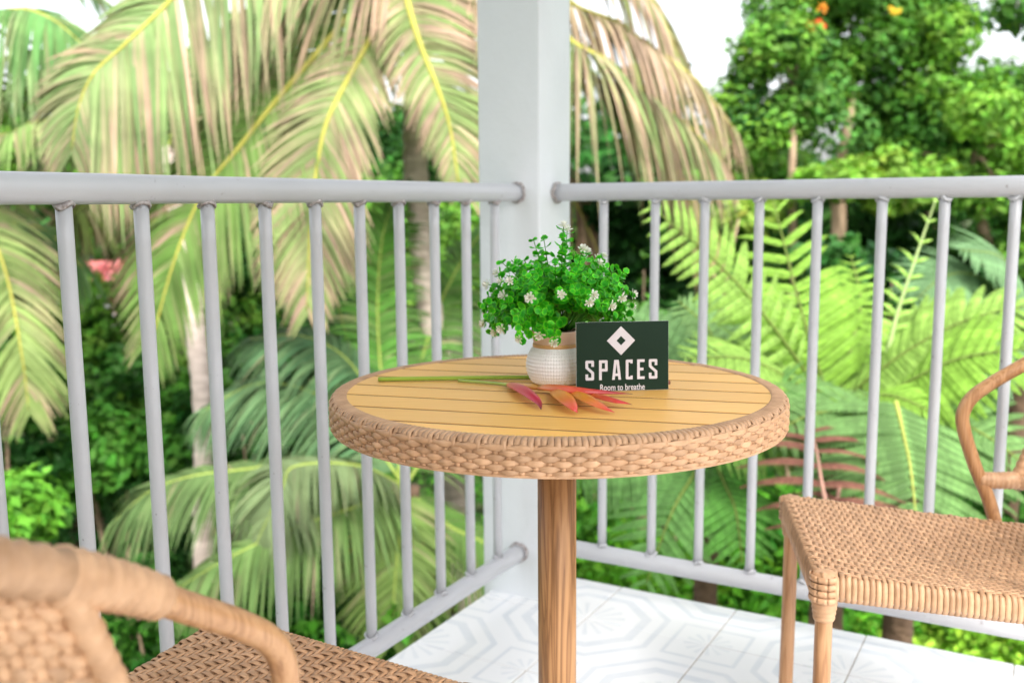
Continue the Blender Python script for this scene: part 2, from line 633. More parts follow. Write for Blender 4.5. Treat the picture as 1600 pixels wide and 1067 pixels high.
# ------------------------------------------------------------------ railings
def weld_mesh():
    mb = MB()
    n, sg = 18, 5
    for i in range(n):
        a = i / n * 2 * math.pi
        for k in range(sg):
            b = k / sg * 2 * math.pi
            rr = BAL_R + 0.0016 + (0.0022 + 0.0013 * math.sin(a * 5 + 1)) * math.cos(b) + random.uniform(-.0006, .0006)
            mb.v.append(np.array([[rr * math.cos(a), rr * math.sin(a), 0.0048 * math.sin(b) + 0.004 * math.cos(2 * a)]]))
            mb.c.append(np.array([[.5, .5, .5]]))
    mb.n = n * sg
    mb.f = [(i * sg + k, ((i + 1) % n) * sg + k, ((i + 1) % n) * sg + (k + 1) % sg, i * sg + (k + 1) % sg) for i in range(n) for k in range(sg)]
    return mb.mesh('weld')


WELD = weld_mesh()
WELD.materials.append(M['weld'])
WELD_W = WELD.copy()
WELD_W.materials.clear()
WELD_W.materials.append(M['rail'])
bal = MB()
zz = np.linspace(ZL + 0.012, ZU - 0.012, 14)
tube(bal, np.stack([np.zeros(14), np.zeros(14), zz], 1), BAL_R, 14)
BALM = bal.mesh('baluster')


def railing(name, label, p0, p1, dirv, offs, weld_top):
    root = empty(name, (p0[0], p0[1], 0))
    tag(root, label, 'railing')
    for nm, z in (('top_rail', ZU), ('bottom_rail', ZL)):
        mb = MB()
        n = 60
        tt = np.linspace(0, 1, n)
        P = np.array([(p0[0] + (p1[0] - p0[0]) * t, p0[1] + (p1[1] - p0[1]) * t, z) for t in tt])
        rr = RAIL_R * (1 + 0.008 * np.sin(tt * 37))
        tube(mb, P, rr, 28)
        mb.build(nm, M['rail'], root, world=True)
    q0, dd = np.array([p0[0], p0[1]]), nrm(np.array([p1[0] - p0[0], p1[1] - p0[1]]))
    for z in (ZU, ZL):
        mb = MB()
        n = 40
        a = np.arange(n) / n * 2 * math.pi
        pr_ = np.array([-dd[1], dd[0], 0.0])
        rr = RAIL_R + .0012 + .0012 * np.sin(a * 3 + z * 5) + .0006 * np.sin(a * 7)
        C_ = np.array([q0[0] + dd[0] * .006, q0[1] + dd[1] * .006, z])
        P = C_ + np.cos(a)[:, None] * rr[:, None] * pr_ + np.sin(a)[:, None] * rr[:, None] * np.array([0, 0, 1.0]) + (np.array([dd[0], dd[1], 0]) * .0025) * np.sin(a * 5 + 1)[:, None]
        tube(mb, P, .0042, 7, closed=True)
        mb.build('weld', M['weld'], root, world=True)
    for s in offs:
        p = AX + dirv * s
        b = link('baluster', BALM, M['rail'], root)
        b.location = (p[0] - p0[0], p[1] - p0[1], 0)
        w = link('weld', WELD if weld_top else WELD_W, None, b)
        w.location = (0, 0, ZU - RAIL_R - 0.0)
        w.rotation_euler = (0, 0, random.uniform(0, 6))
        w2 = link('weld', WELD_W, None, b)
        w2.location = (0, 0, ZL + RAIL_R + 0.001)
        w2.rotation_euler = (0, 0, random.uniform(0, 6))
    return root


L_END = 0.083
left_offs = [-(0.19119 + 0.12346 * k) for k in range(14)]
railing('railing', 'white pipe railing on the left side, running from the near left to the post',
        AX - DL * L_END, AX - DL * 2.2, DL, [o for o in left_offs if o > -2.1], True)
right_offs = [0.1865, 0.3154, 0.4328, 0.5552, 0.6788, 0.8081, 0.926, 1.0517, 1.176, 1.30, 1.425, 1.55]
far_rail = railing('railing', 'white pipe railing on the right side, behind the wicker chair and table',
                   AX + DR * 0.058, AX + DR * 1.9, DR, right_offs, False)


# ------------------------------------------------------------------ wicker strand helper
def strand(P, hint, w, th, seg=6, color=None):
    mb = MB()
    tube(mb, P, th, seg, hint=hint, w=w, color=color)
    return mb


# ------------------------------------------------------------------ round table
TC = np.array([0.062, 1.35])
TZ = 0.722
table = empty('round_table', (TC[0], TC[1], 0))
tag(table, 'round table with yellow slatted top, woven wicker rim and wooden pedestal', 'table')
RO, RI = 0.311, 0.2885
# slats
SA = R(-16)
Ms = np.eye(4)
Ms[:2, 0] = (math.cos(SA), math.sin(SA))
Ms[:2, 1] = (-math.sin(SA), math.cos(SA))
gaps = [-0.31, -0.2482, -0.1800, -0.1095, -0.0400, 0.0300, 0.0990, 0.1680, 0.2370, 0.31]
for g0, g1 in zip(gaps[:-1], gaps[1:]):
    y0, y1 = max(g0 + 0.0036, -RI - .004), min(g1 - 0.0036, RI + .004)
    mb = MB()
    rr = RI + 0.006
    n = 12
    ys = np.linspace(y0, y1, n)
    xs = np.sqrt(np.maximum(rr * rr - ys * ys, 1e-4))
    e = 0.0003
    out, top = [], []
    for side in (1, -1):
        for k in (range(n) if side == 1 else range(n - 1, -1, -1)):
            out.append((side * xs[k], ys[k]))
    out = np.array(out)
    cen = out.mean(0)
    inn = out.copy()
    inn[:, 1] = cen[1] + (out[:, 1] - cen[1]) * (1 - 2 * e / max(y1 - y0, 0.01))
    inn[:, 0] *= (1 - e / 0.25)
    m2 = len(out)
    V = np.concatenate([np.c_[out, np.full(m2, TZ - 0.014)], np.c_[out, np.full(m2, TZ - 0.0003)], np.c_[inn, np.full(m2, TZ)]])
    V = V @ Ms[:3, :3].T
    F = [tuple(range(m2 - 1, -1, -1)), tuple(2 * m2 + k for k in range(m2))]
    for k in range(m2):
        k2 = (k + 1) % m2
        F += [(k, k2, m2 + k2, m2 + k), (m2 + k, m2 + k2, 2 * m2 + k2, 2 * m2 + k)]
    mb.add(V, F)
    mb.build('slat', M['slat'], table, smooth=False)
# dark disc under the slats; its brown paints the shade in the gaps
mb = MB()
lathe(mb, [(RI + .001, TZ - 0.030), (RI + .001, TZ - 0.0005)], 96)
mb.build('gap_shade_disc', M['gap_shade'], table, smooth=False)
# rim core
mb = MB()
lathe(mb, [(RI + 0.0035, TZ - 0.0405), (RO - 0.006, TZ - 0.0405), (RO - 0.0028, TZ - 0.035), (RO - 0.0028, TZ - 0.006), (RO - 0.007, TZ - 0.0008), (RI + 0.0045, TZ - 0.0002), (RI + 0.0015, TZ - 0.003)], 130, cap=False)
rim = mb.build('rim', M['wicker_in'], table)
NST = 130
# weaver rings
NP = NST * 5
th = np.arange(NP) / NP * 2 * math.pi
ROW = 0.0055
for row in range(6):
    zc = TZ - 0.0088 - ROW * row
    ph = row % 2
    s = np.cos(th * NST / 2 + ph * math.pi)
    bul = (0.5 + 0.5 * s) ** 0.6
    if row == 0:
        rad = RO + 0.0002 + 0.0006 * s
    else:
        rad = RO - 0.0005 + 0.0018 * s
    P = np.stack([rad * np.cos(th), rad * np.sin(th), np.full(NP, zc) + 0.0003 * np.sin(th * 23 + row)], 1)
    N = np.stack([np.cos(th), np.sin(th), 0 * th], 1)
    mb = MB()
    tube(mb, P, 0.0012 + 0.0006 * bul, 8, hint=N, w=(0.0022 + 0.0020 * bul) * (0.8 if row == 5 else 1), closed=True)
    mb.build('wicker_strand', M['wicker'], rim)
mb = MB()
P = np.stack([(RO - .0012) * np.cos(th), (RO - .0012) * np.sin(th), np.full(NP, TZ - 0.0402)], 1)
tube(mb, P, 0.0024, 8, hint=np.stack([np.cos(th), np.sin(th), 0 * th], 1), w=0.0020, closed=True)
mb.build('rim_binding', M['wicker'], rim)
# vertical stakes
mb = MB()
for k in range(NST):
    a = k / NST * 2 * math.pi
    c, s = math.cos(a), math.sin(a)
    zz = np.linspace(TZ - 0.0392, TZ - 0.004, 13)
    rr = RO - 0.0016 - 0.0012 * np.cos(math.pi * (k + (TZ - 0.0095 - zz) / ROW))
    P = np.stack([rr * c, rr * s, zz], 1)
    tube(mb, P, 0.0012, 6, hint=(c, s, 0), w=0.0036)
mb.build('rim_stakes', M['wicker'], rim, kind='stuff')
# radial wraps on top of the rim
mb = MB()
NW = 260
for k in range(NW):
    a = (k + 0.25) / NW * 2 * math.pi
    if k % 4 == 3 and False:
        continue
    c, s = math.cos(a), math.sin(a)
    lift = 0.0006 if k % 4 < 2 else -0.0016
    lng = 0.0125 if k % 4 < 2 else 0.0052
    pr = [(RI + 0.0005, TZ - 0.006), (RI + 0.0012, TZ - 0.0004), (RI + 0.005, TZ + 0.0010), (RO - 0.010, TZ + 0.0008), (RO - 0.0045, TZ - 0.0004), (RO - 0.0012 + lift, TZ - 0.0035), (RO + lift + 0.0006, TZ - lng)]
    P = np.array([(r_ * c, r_ * s, z_) for r_, z_ in pr])
    P = smooth_line(P, 11)
    hint = np.array([((-1 if i < 2 else 0) * c, (-1 if i < 2 else 0) * s, 1) if i < 7 else (c, s, 0.35) for i in range(11)], float)
    tube(mb, P, 0.0009, 6, hint=hint, w=np.linspace(0.0036, 0.0041, 11))
mb.build('rim_wrapping', M['wicker'], rim, kind='stuff')
# pedestal
mb = MB()
lathe(mb, [(0.0275, 0.02), (0.0275, 0.35), (0.0275, TZ - 0.045)], 40)
pole = mb.build('pole', M['pole'], table)
mb = MB()
lathe(mb, [(0.06, TZ - 0.050), (0.10, TZ - 0.046), (0.10, TZ - 0.0315)], 40)
mb.build('mount_plate', M['wicker_in'], table)
mb = MB()
lathe(mb, [(0.20, 0.0015), (0.20, 0.010), (0.19, 0.016), (0.04, 0.024), (0.030, 0.03)], 64)
mb.build('base_plate', M['pole'], table)


# ------------------------------------------------------------------ wicker armchairs
def rings(mb, P, r, n, rr):
    """wrapped bands: n little tori along polyline P"""
    Q = smooth_line(P, n * 4 + 1)
    t = np.arange(len(Q)) / 4.0
    rad = np.interp(np.linspace(0, 1, len(Q)), np.linspace(0, 1, len(np.atleast_1d(r))), np.atleast_1d(r))
    tube(mb, Q, rad + rr * np.abs(np.sin(math.pi * t)), 18)


def wicker_chair(label, loc, rz):
    root = empty('wicker_armchair', loc, rz)
    tag(root, label, 'armchair', 'wicker armchairs at the round table')
    D = 0.43

    def hw(y):
        return 0.198 + 0.03 * y

    def zt(x, y):
        return 0.440 + 0.085 * y - 0.010 * max(0, 1 - (x / 0.2) ** 2) * math.sin(math.pi * min(1, max(0, -y / D)))
    # seat: core panel, woven strands
    mb = MB()
    n = 12
    V, F = [], []
    for i in range(n + 1):
        y = -0.004 - (D - 0.008) * i / n
        for k in range(n + 1):
            x = hw(y) * 0.985 * (2 * k / n - 1)
            V.append((x, y, zt(x, y) - 0.0062))
    for i in range(n):
        for k in range(n):
            a = i * (n + 1) + k
            F.append((a, a + 1, a + n + 2, a + n + 1))
    mb.add(V, F)
    seat = mb.build('seat', M['wicker_in'], root)
    # seat frame
    mb = MB()
    for P in ([(-.19, -.012, .417), (.19, -.012, .417)], [(-.19, -.012, .417), (-.178, -.42, .383)], [(.19, -.012, .417), (.178, -.42, .383)], [(-.178, -.42, .383), (.178, -.42, .383)]):
        tube(mb, smooth_line(P, 4), 0.013, 10)
    mb.build('seat_frame', M['wicker_in'], root)
    PX, PY, A = 0.0140, 0.0085, 0.0015
    ny = int((D - 0.012) / PY)
    for j in range(ny):
        y = -0.008 - PY * j
        w = hw(y)
        xs = np.arange(-w, w + 1e-6, PX / 4)
        ph = 0.5 * j
        P = [(x, y + 0.0007 * math.sin(x * 190 + j), zt(x, y) + A * math.cos(math.pi * (x / PX + ph))) for x in xs]
        e0 = [(-w + .006, y, zt(-w, y) - .0385), (-w - .003, y, zt(-w, y) - .0370), (-w - .0072, y, zt(-w, y) - .030), (-w - .0078, y, zt(-w, y) - .018), (-w - .0065, y, zt(-w, y) - .008), (-w - .0030, y, zt(-w, y) - .0018)]
        e1 = [(-a[0], a[1], a[2]) for a in e0[::-1]]
        P = np.array(e0 + P + e1)
        hint = np.zeros_like(P)
        hint[:, 2] = 1
        hint[0] = (0, 0, -1)
        hint[1] = (-.6, 0, -.8)
        hint[2:5] = (-1, 0, 0.12)
        hint[5] = (-.7, 0, .7)
        hint[-1] = (0, 0, -1)
        hint[-2] = (.6, 0, -.8)
        hint[-5:-2] = (1, 0, 0.12)
        hint[-6] = (.7, 0, .7)
        u = np.cos(math.pi * (P[:, 0] / PX + ph))
        wd = 0.0040 + 0.0006 * u
        wd[:6] = 0.0045
        wd[-6:] = 0.0045
        strand(P, hint, wd, 0.0012).build('seat_strand', M['wicker'], seat)
    PX *= 0.5
    nx = int(2 * 0.19 / PX)
    for k in range(-(nx // 2), nx // 2 + 1):
        x = k * PX
        ys = np.arange(-0.002, -D + 0.004, -PY / 4)
        sc_ = lambda y: x * hw(y) / 0.198
        P = [(sc_(y), y, zt(x, y) - A * math.cos(math.pi * 0.5 * ((-0.008 - y) / PY + k)) * 0.8 - 0.0006) for y in ys]
        P = np.array([(x, .0065, zt(x, 0) - .040), (x, .0072, zt(x, 0) - .022), (x, .006, zt(x, 0) - .008), (x, .003, zt(x, 0) - .0018)] + P)
        hint = np.zeros_like(P)
        hint[:, 2] = 1
        hint[:3] = (0, 1, .2)
        hint[3] = (0, .7, .7)
        strand(P, hint, 0.0031, 0.0011).build('seat_strand', M['wicker'], seat)
    # legs with wrapped tops
    for sx in (-1, 1):
        for P in ([(.186 * sx, -.012, .40), (.186 * sx, -.012, .2), (.186 * sx, -.010, 0.0)], [(.175 * sx, -.40, .39), (.185 * sx, -.44, .2), (.195 * sx, -.475, 0.0)]):
            mb = MB()
            tube(mb, smooth_line(P, 12), 0.0128, 20)
            leg = mb.build('leg', M['frame'], root)
            mb = MB()
            top = np.array(P[0])
            d = nrm(np.array(P[1]) - top)
            rings(mb, [top + d * -0.012, top + d * 0.012, top + d * 0.034], [0.0205, 0.0175, 0.0145], 6, 0.0011)
            mb.build('wrapped_collar', M['wicker'], leg)
        # woven corner cap on the front leg
        mb = MB()
        cxn, cyn = .186 * sx, -.012
        for a in range(4):
            for r_ in range(4):
                an = R(-20 + 40 * a) if sx > 0 else R(200 - 40 * a)
                c, s = math.cos(an), math.sin(an)
                p = np.array([cxn + .0205 * c, cyn + .0205 * s, .433 - .0105 * r_])
                tg = np.array([-s, c, 0])
                bx = 0.0072
                P = np.array([p - tg * bx, p - tg * bx * .5 + np.array([c, s, 0]) * .0012, p + tg * bx * .5 + np.array([c, s, 0]) * .0012, p + tg * bx])
                tube(mb, P, 0.0016, 6, hint=(c, s, 0), w=0.0048)
        lathe(mb, [(.0200, .428), (.0195, .4345), (.014, .4395), (.005, .4415)], 20, (cxn, cyn, 0))
        cap = mb.build('woven_corner', M['wicker'], root, kind='stuff')
    # arms
    for sx in (-1, 1):
        P = [(.196 * sx, -.372, .390), (.203 * sx, -.356, .445), (.206 * sx, -.336, .491), (.208 * sx, -.319, .538), (.209 * sx, -.309, .572), (.210 * sx, -.307, .598), (.211 * sx, -.322, .628), (.212 * sx, -.358, .657), (.213 * sx, -.404, .687), (.214 * sx, -.455, .720), (.214 * sx, -.505, .745)]
        mb = MB()
        tube(mb, smooth_line(P, 60), 0.0118, 20)
        mb.build('arm', M['frame'], root)
        mb = MB()
        rings(mb, [(.2132 * sx, -.427, .7025), (.2137 * sx, -.465, .7255), (.214 * sx, -.510, .748)], [0.0140, 0.0160, 0.0190], 9, 0.0024)
        mb.build('arm_wrapping', M['wicker'], root)
        mb = MB()
        rings(mb, [(.206 * sx, -.339, .478), (.207 * sx, -.37, .477), (.210 * sx, -.405, .478)], [0.0135, 0.0145, 0.0155], 8, 0.0011)
        mb.build('lower_wrapping', M['wicker'], root)
    # curved woven back

    def bp(psi, v):
        cs, sn = max(0.0, math.cos(psi)) ** 0.75, math.copysign(abs(math.sin(psi)) ** 0.8, math.sin(psi))
        z = .474 + v * (.274 + .075 * cs)
        yf = -.402 - .105 * v
        return np.array([.214 * sn * (1 + .02 * v), yf - (.125 + .03 * v) * cs, z])
    NB = 46
    psis = np.linspace(-math.pi / 2, math.pi / 2, NB * 5 + 1)

    def bn(psi, v):
        a = bp(min(psi + .02, math.pi / 2), v) - bp(max(psi - .02, -math.pi / 2), v)
        b = bp(psi, min(1, v + .02)) - bp(psi, max(0, v - .02))
        return nrm(np.cross(b, a))
    mb = MB()
    V, F = [], []
    for i in range(13):
        for k in range(33):
            V.append(bp(-math.pi / 2 + math.pi * k / 32, i / 12))
    for i in range(12):
        for k in range(32):
            a = i * 33 + k
            F.append((a, a + 1, a + 34, a + 33))
    mb.add(V, F)
    back = mb.build('backrest', M['wicker_in'], root)
    NR = 30
    for r_ in range(NR):
        v = (r_ + 0.6) / NR
        P, H = [], []
        for i, ps in enumerate(psis):
            nn = bn(ps, v)
            P.append(bp(ps, v) + nn * (0.0030 * math.cos(math.pi * (i / 5.0 + r_))))
            H.append(nn)
        mb = MB()
        tube(mb, P, 0.0022, 6, hint=np.array(H), w=0.0060)
        mb.build('back_strand', M['wicker'], back)
    mb = MB()
    for k in range(NB + 1):
        ps = -math.pi / 2 + math.pi * k / NB
        P = np.array([bp(ps, v) for v in np.linspace(0, 1, 14)])
        tube(mb, P, 0.0024, 6, hint=bn(ps, .5), w=0.0042)
    mb.build('back_stakes', M['wicker'], back, kind='stuff')
    for v, nm, rr in ((1.0, 'top_roll', .0165), (0.0, 'bottom_roll', .0135)):
        mb = MB()
        P = np.array([bp(ps, v) for ps in np.linspace(-math.pi / 2, math.pi / 2, 161)])
        tube(mb, P, rr - .001 + .0030 * np.abs(np.sin(np.arange(161) * math.pi / 3.0)), 14)
        mb.build(nm, M['wicker'], back)
    for ps in (-math.pi / 2, math.pi / 2):
        mb = MB()
        rings(mb, [bp(ps, v) for v in (0, .33, .66, 1)], [.0085, .0085, .0110], 22, .0018)
        mb.build('edge_roll', M['wicker'], back)
    return root


wicker_chair('wicker armchair on the right, woven seat and bent wooden arm in front of the railing', (0.473, 1.566, 0), R(81.4))
wicker_chair('wicker armchair in the left foreground, cut off by the frame, its arm blurred', (-0.213, 1.142, 0), R(-31))


# ------------------------------------------------------------------ card sign on the table
BL, BR = onz(900.5, 612.5, TZ + .0006), onz(1044.5, 608.3, TZ + .0006)
CW = float(np.linalg.norm(BR - BL))
CH = CW * 906 / 1228
cu = nrm(BR - BL)
cn0 = nrm(np.cross(cu, [0, 0, 1.0]))           # towards the camera
if cn0[1] > 0:
    cn0 = -cn0
lean = R(3)
cv = nrm(np.array([0, 0, 1.0]) * math.cos(lean) - cn0 * math.sin(lean))
cn = nrm(np.cross(cu, cv))
if cn[1] > 0:
    cn = -cn
card_root = empty('card_sign', BL)
tag(card_root, 'dark green card sign with white diamond and lettering, standing on the table beside the pot', 'sign')


def cpt(x, y, d):
    """zoomed-card pixel to world; d = distance proud of the card front"""
    return BL + cu * ((x - 90) / 1228 * CW) + cv * ((1011 - y) / 906 * CH) + cn * d


mb = MB()
Vc = [cpt(x, y, d) for d in (-0.0016, 0.0) for x, y in ((90, 1011), (1318, 1011), (1318, 105), (90, 105))]
mb.add(Vc, [(0, 3, 2, 1), (4, 5, 6, 7), (0, 1, 5, 4), (1, 2, 6, 5), (2, 3, 7, 6), (3, 0, 4, 7)])
mb.build('card', M['card_edge'], card_root, smooth=False, world=True)
mb = MB()
mb.add([cpt(x, y, 0.0003) for x, y in ((94, 1008), (1316, 1008), (1316, 107), (94, 107))], [(0, 1, 2, 3)])
face = mb.build('printed_face', M['card'], card_root, smooth=False, world=True)
mb = MB()
q = [(684, 352 - 188), (684 + 187, 352), (684, 352 + 190), (684 - 187, 352)]
qi = [(684, 352 - 61), (684 + 61, 352), (684, 352 + 61), (684 - 61, 352)]
mb.add([cpt(x, y, .0006) for x, y in q + qi], [(k, 4 + k, 4 + (k + 1) % 4, (k + 1) % 4) for k in range(4)])
mb.build('diamond_logo', M['ink'], card_root, smooth=False, world=True)
w_, h_, t_ = 114, 260, 36


def rc(x0, y0, x1, y1):
    return [(x0, y0), (x1, y0), (x1, y1), (x0, y1)]


LET = {
    'S': [[(12, h_), (0, h_ - 12), (0, h_ - t_), (w_, h_ - t_), (w_, h_ - 12), (w_ - 12, h_)], rc(w_ - t_, h_ - 82, w_, h_ - t_), [(0, 160), (t_, 174), (t_, h_ - t_), (0, h_ - t_)],
          [(0, 160), (w_ - t_, 88), (w_, 104), (t_, 174)], [(w_ - t_, t_), (w_, t_), (w_, 104), (w_ - t_, 88)], [(12, 0), (w_ - 12, 0), (w_, 12), (w_, t_), (0, t_), (0, 12)], rc(0, t_, t_, 80)],
    'P': [rc(0, 0, t_, h_), rc(t_, h_ - t_, w_ - 10, h_), [(w_ - 10, h_), (w_ - 10, h_ - t_), (w_, h_ - t_), (w_, h_ - 10)], rc(w_ - t_, 148, w_, h_ - t_), rc(t_, 112, w_ - 10, 148), [(w_ - 10, 148), (w_ - 10, 112), (w_, 122), (w_, 148)]],
    'A': [[(0, 0), (35, 0), (60, 215), (60, 260), (30, 260)], [(120, 0), (90, 260), (60, 260), (60, 215), (85, 0)], [(40.8, 50), (79.2, 50), (75.4, 83), (44.6, 83)]],
    'C': [[(12, 0), (t_, 0), (t_, h_), (12, h_), (0, h_ - 12), (0, 12)], rc(t_, h_ - t_, 92, h_), rc(t_, 0, 92, t_), rc(92 - 30, h_ - t_ - 14, 92, h_ - t_), rc(92 - 30, t_, 92, t_ + 14)],
    'E': [rc(0, 0, t_, h_), rc(t_, h_ - t_, 100, h_), rc(t_, 0, 100, t_), rc(t_, 114, 84, 114 + t_)],
}
for ch, x0 in zip('SPACES', (211, 391, 563, 745, 897, 1053)):
    mb = MB()
    for poly in LET[ch]:
        mb.add([cpt(x0 + a, 863 - b, .0006) for a, b in poly], [tuple(range(len(poly)))])
    mb.build('letter', M['ink'], card_root, smooth=False, world=True)
fc = bpy.data.curves.new('tagline', 'FONT')
fc.body = 'Room to breathe'
fc.size = 1.0
fc.offset = 0.012
fo = bpy.data.objects.new('tagline_tmp', fc)
col.objects.link(fo)
bpy.context.view_layer.update()
fm = bpy.data.meshes.new_from_object(fo)
bpy.data.objects.remove(fo)
tv = np.array([v.co[:] for v in fm.vertices])
tx0, tx1 = tv[:, 0].min(), tv[:, 0].max()
tv2 = [cpt(405 + (a - tx0) / (tx1 - tx0) * 593, 1000 - b / 0.73 * 84, .0006) - BL for a, b in tv[:, :2]]
for v, p in zip(fm.vertices, tv2):
    v.co = p
fm.name = 'tagline'
fm.materials.clear()
tg = link('tagline', fm, M['ink'], card_root, smooth=False)

# ------------------------------------------------------------------ potted plant
PC = np.array([0.0625, 1.388, TZ + 0.0005])
plant = empty('potted_plant', PC)
tag(plant, 'bushy green plant with small white flowers in a white textured pot on the table', 'potted plant')
prof = smooth_line(np.array([(.0290, 0), (.0345, .004), (.0395, .014), (.0418, .026), (.0402, .038), (.0355, .048), (.0315, .0535)]), 84)
mb = MB()
seg = 352
a = np.arange(seg) / seg * 2 * math.pi
rows = np.arange(84)
bump = 0.0013 * (np.abs(np.sin(a * 33))[None, :] ** 0.7) * (np.abs(np.sin(rows * math.pi / 6.0))[:, None] ** 0.7)
rad = prof[:, 0][:, None] + bump
V = np.stack([rad * np.cos(a), rad * np.sin(a), np.repeat(prof[:, 1][:, None], seg, 1)], -1)
F = [(i * seg + k, i * seg + (k + 1) % seg, (i + 1) * seg + (k + 1) % seg, (i + 1) * seg + k) for i in range(83) for k in range(seg)]
F.append(tuple(range(seg - 1, -1, -1)))
mb.add(V.reshape(-1, 3), F)
pot = mb.build('pot', M['pot'], plant)
mb = MB()
lathe(mb, [(.0312, .0520), (.0330, .0532), (.0334, .0552), (.0330, .0570), (.0312, .0582)], 64, cap=False)
mb.build('band', M['gold'], pot)
mb = MB()
seg = 180
a = np.arange(seg) / seg * 2 * math.pi
pr = np.array([(.0312, .0572), (.0318, .060), (.0328, .066), (.0338, .073), (.0342, .0755), (.0336, .0768), (.0322, .0765), (.0316, .072)])
rad = pr[:, 0][:, None] + 0.00035 * np.cos(a * 60)[None, :]
V = np.stack([rad * np.cos(a), rad * np.sin(a), np.repeat(pr[:, 1][:, None], seg, 1)], -1)
F = [(i * seg + k, i * seg + (k + 1) % seg, (i + 1) * seg + (k + 1) % seg, (i + 1) * seg + k) for i in range(7) for k in range(seg)]
mb.add(V.reshape(-1, 3), F)
mb.build('neck', M['pot_neck'], pot)
mb = MB()
lathe(mb, [(.0315, .071), (.02, .073), (.004, .074)], 32)
mb.build('filling', M['soil'], pot)


def leaf_disc():
    n = 14
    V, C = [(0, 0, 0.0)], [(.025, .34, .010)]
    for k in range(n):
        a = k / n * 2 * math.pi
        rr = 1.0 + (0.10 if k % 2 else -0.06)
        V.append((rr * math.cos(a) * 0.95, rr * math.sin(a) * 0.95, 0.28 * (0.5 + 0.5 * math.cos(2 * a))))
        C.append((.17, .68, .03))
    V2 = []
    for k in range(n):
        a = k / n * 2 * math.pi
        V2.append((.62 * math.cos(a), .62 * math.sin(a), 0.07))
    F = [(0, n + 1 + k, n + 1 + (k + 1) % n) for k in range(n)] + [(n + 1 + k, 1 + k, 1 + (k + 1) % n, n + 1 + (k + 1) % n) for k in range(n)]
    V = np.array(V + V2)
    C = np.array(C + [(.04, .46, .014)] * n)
    V[:, 0] += 1.0
    return V, F, C


LV, LF, LC = leaf_disc()
leaf_meshes = []
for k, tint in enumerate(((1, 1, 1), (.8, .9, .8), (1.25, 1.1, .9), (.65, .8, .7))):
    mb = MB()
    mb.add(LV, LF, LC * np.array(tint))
    me = mb.mesh('leaf')
    me.materials.append(M['plant'])
    me.polygons.foreach_set('use_smooth', [True] * len(me.polygons))
    leaf_meshes.append(me)
# flower: tuft of narrow white petals
mb = MB()
for k in range(15):
    a = k * 2.399
    el = R(78 - 68 * (k / 14.0))
    d = np.array([math.cos(a) * math.cos(el), math.sin(a) * math.cos(el), math.sin(el)])
    sd = nrm(np.cross(d, [0, 0, 1.0]) + 1e-6)
    up = np.cross(sd, d)
    L = 1.0
    V = [(0, 0, 0), d * .45 - sd * .15 + up * .05, d * .92 - sd * .20, d * 1.05, d * .92 + sd * .20, d * .45 + sd * .15 + up * .05]
    mb.add(V, [(0, 1, 2, 3), (0, 3, 4, 5)], np.array([(.72, .74, .50), (.80, .80, .70), (.84, .83, .80), (.84, .83, .80), (.84, .83, .80), (.80, .80, .70)]))
FLM = mb.mesh('flower')
FLM.materials.append(M['petal'])


def basis(x, z):
    x = nrm(x)
    z = nrm(z - (z @ x) * x)
    y = np.cross(z, x)
    return np.stack([x, y, z], 1)


def place(o, loc, B, s):
    m = Matrix.Identity(4)
    for i in range(3):
        for j in range(3):
            m[i][j] = B[i, j] * s
        m[i][3] = loc[i]
    o.matrix_local = m


leaves = []
fl_spots = []
stem_mb = MB()
org = np.array([.004, 0, .076])
NS = 116
for k in range(NS):
    f_ = (k + .5) / NS
    el = math.asin(min(1.0, 0.02 + 0.98 * f_))
    az = k * 2.39996 + random.uniform(-.2, .2)
    L = (.094 + .034 * math.sin(max(el, 0))) * random.uniform(.86, 1.06)
    if el > R(72):
        L *= random.uniform(1.0, 1.14)
    d = np.array([math.cos(az) * math.cos(el), math.sin(az) * math.cos(el), math.sin(el)])
    st0 = org + np.array([d[0], d[1], 0]) * .016
    bend = np.array([0, 0, 1]) * .018 * math.cos(el)
    mid = st0 + d * L * .5 + bend
    tip = st0 + d * L + np.array([0, 0, -.006]) * math.cos(el)
    if tip[1] < -.015 and tip[0] > -.005 and tip[2] < .118:
        continue                        # the card stands there
    P = smooth_line([st0, mid, tip], 9)
    tube(stem_mb, P, np.linspace(.0011, .0006, 9), 5, color=(.07, .28, .03))
    T = nrm(np.diff(P, axis=0))
    nn = 8
    for j in range(nn):
        u = .34 + .62 * j / (nn - 1)
        x = u * 8
        i = min(int(x), 7)
        p = P[i] + (P[i + 1] - P[i]) * (x - i)
        t = T[i]
        sd = nrm(np.cross(t, [0.3, 0.1, 1.0]))
        sd2 = np.cross(t, sd)
        ph = j * math.pi / 2 + k
        for sgn in (1, -1):
            out = (sd * math.cos(ph) + sd2 * math.sin(ph)) * sgn
            xd = nrm(out + t * .55 + rng.normal(0, .15, 3))
            zd = nrm(t * .9 - out * .4 + np.array([0, 0, .45]) + rng.normal(0, .15, 3))
            s = random.uniform(.0054, .0078) * (1.05 - .35 * max(0, u - .7) / .3)
            leaves.append((p + xd * .001, basis(xd, zd), s))
    if k % 5 in (0, 2):
        fl_spots.append((tip, T[-1]))
stems = stem_mb.build('stems', M['plant'], plant, kind='stuff')
score = [-(p[1]) + 0.4 * np.linalg.norm(p - org) for p, _, _ in leaves]
order = np.argsort(score)[::-1]
rest = MB()
for rank, i in enumerate(order):
    p, B, s = leaves[i]
    if rank < 290:
        o = bpy.data.objects.new('leaf', leaf_meshes[i % 4])
        col.objects.link(o)
        o.parent = plant
        place(o, p, B, s)
    else:
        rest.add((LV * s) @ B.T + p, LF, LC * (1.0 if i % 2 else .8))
rest.build('inner_leaves', M['plant'], plant, kind='stuff')
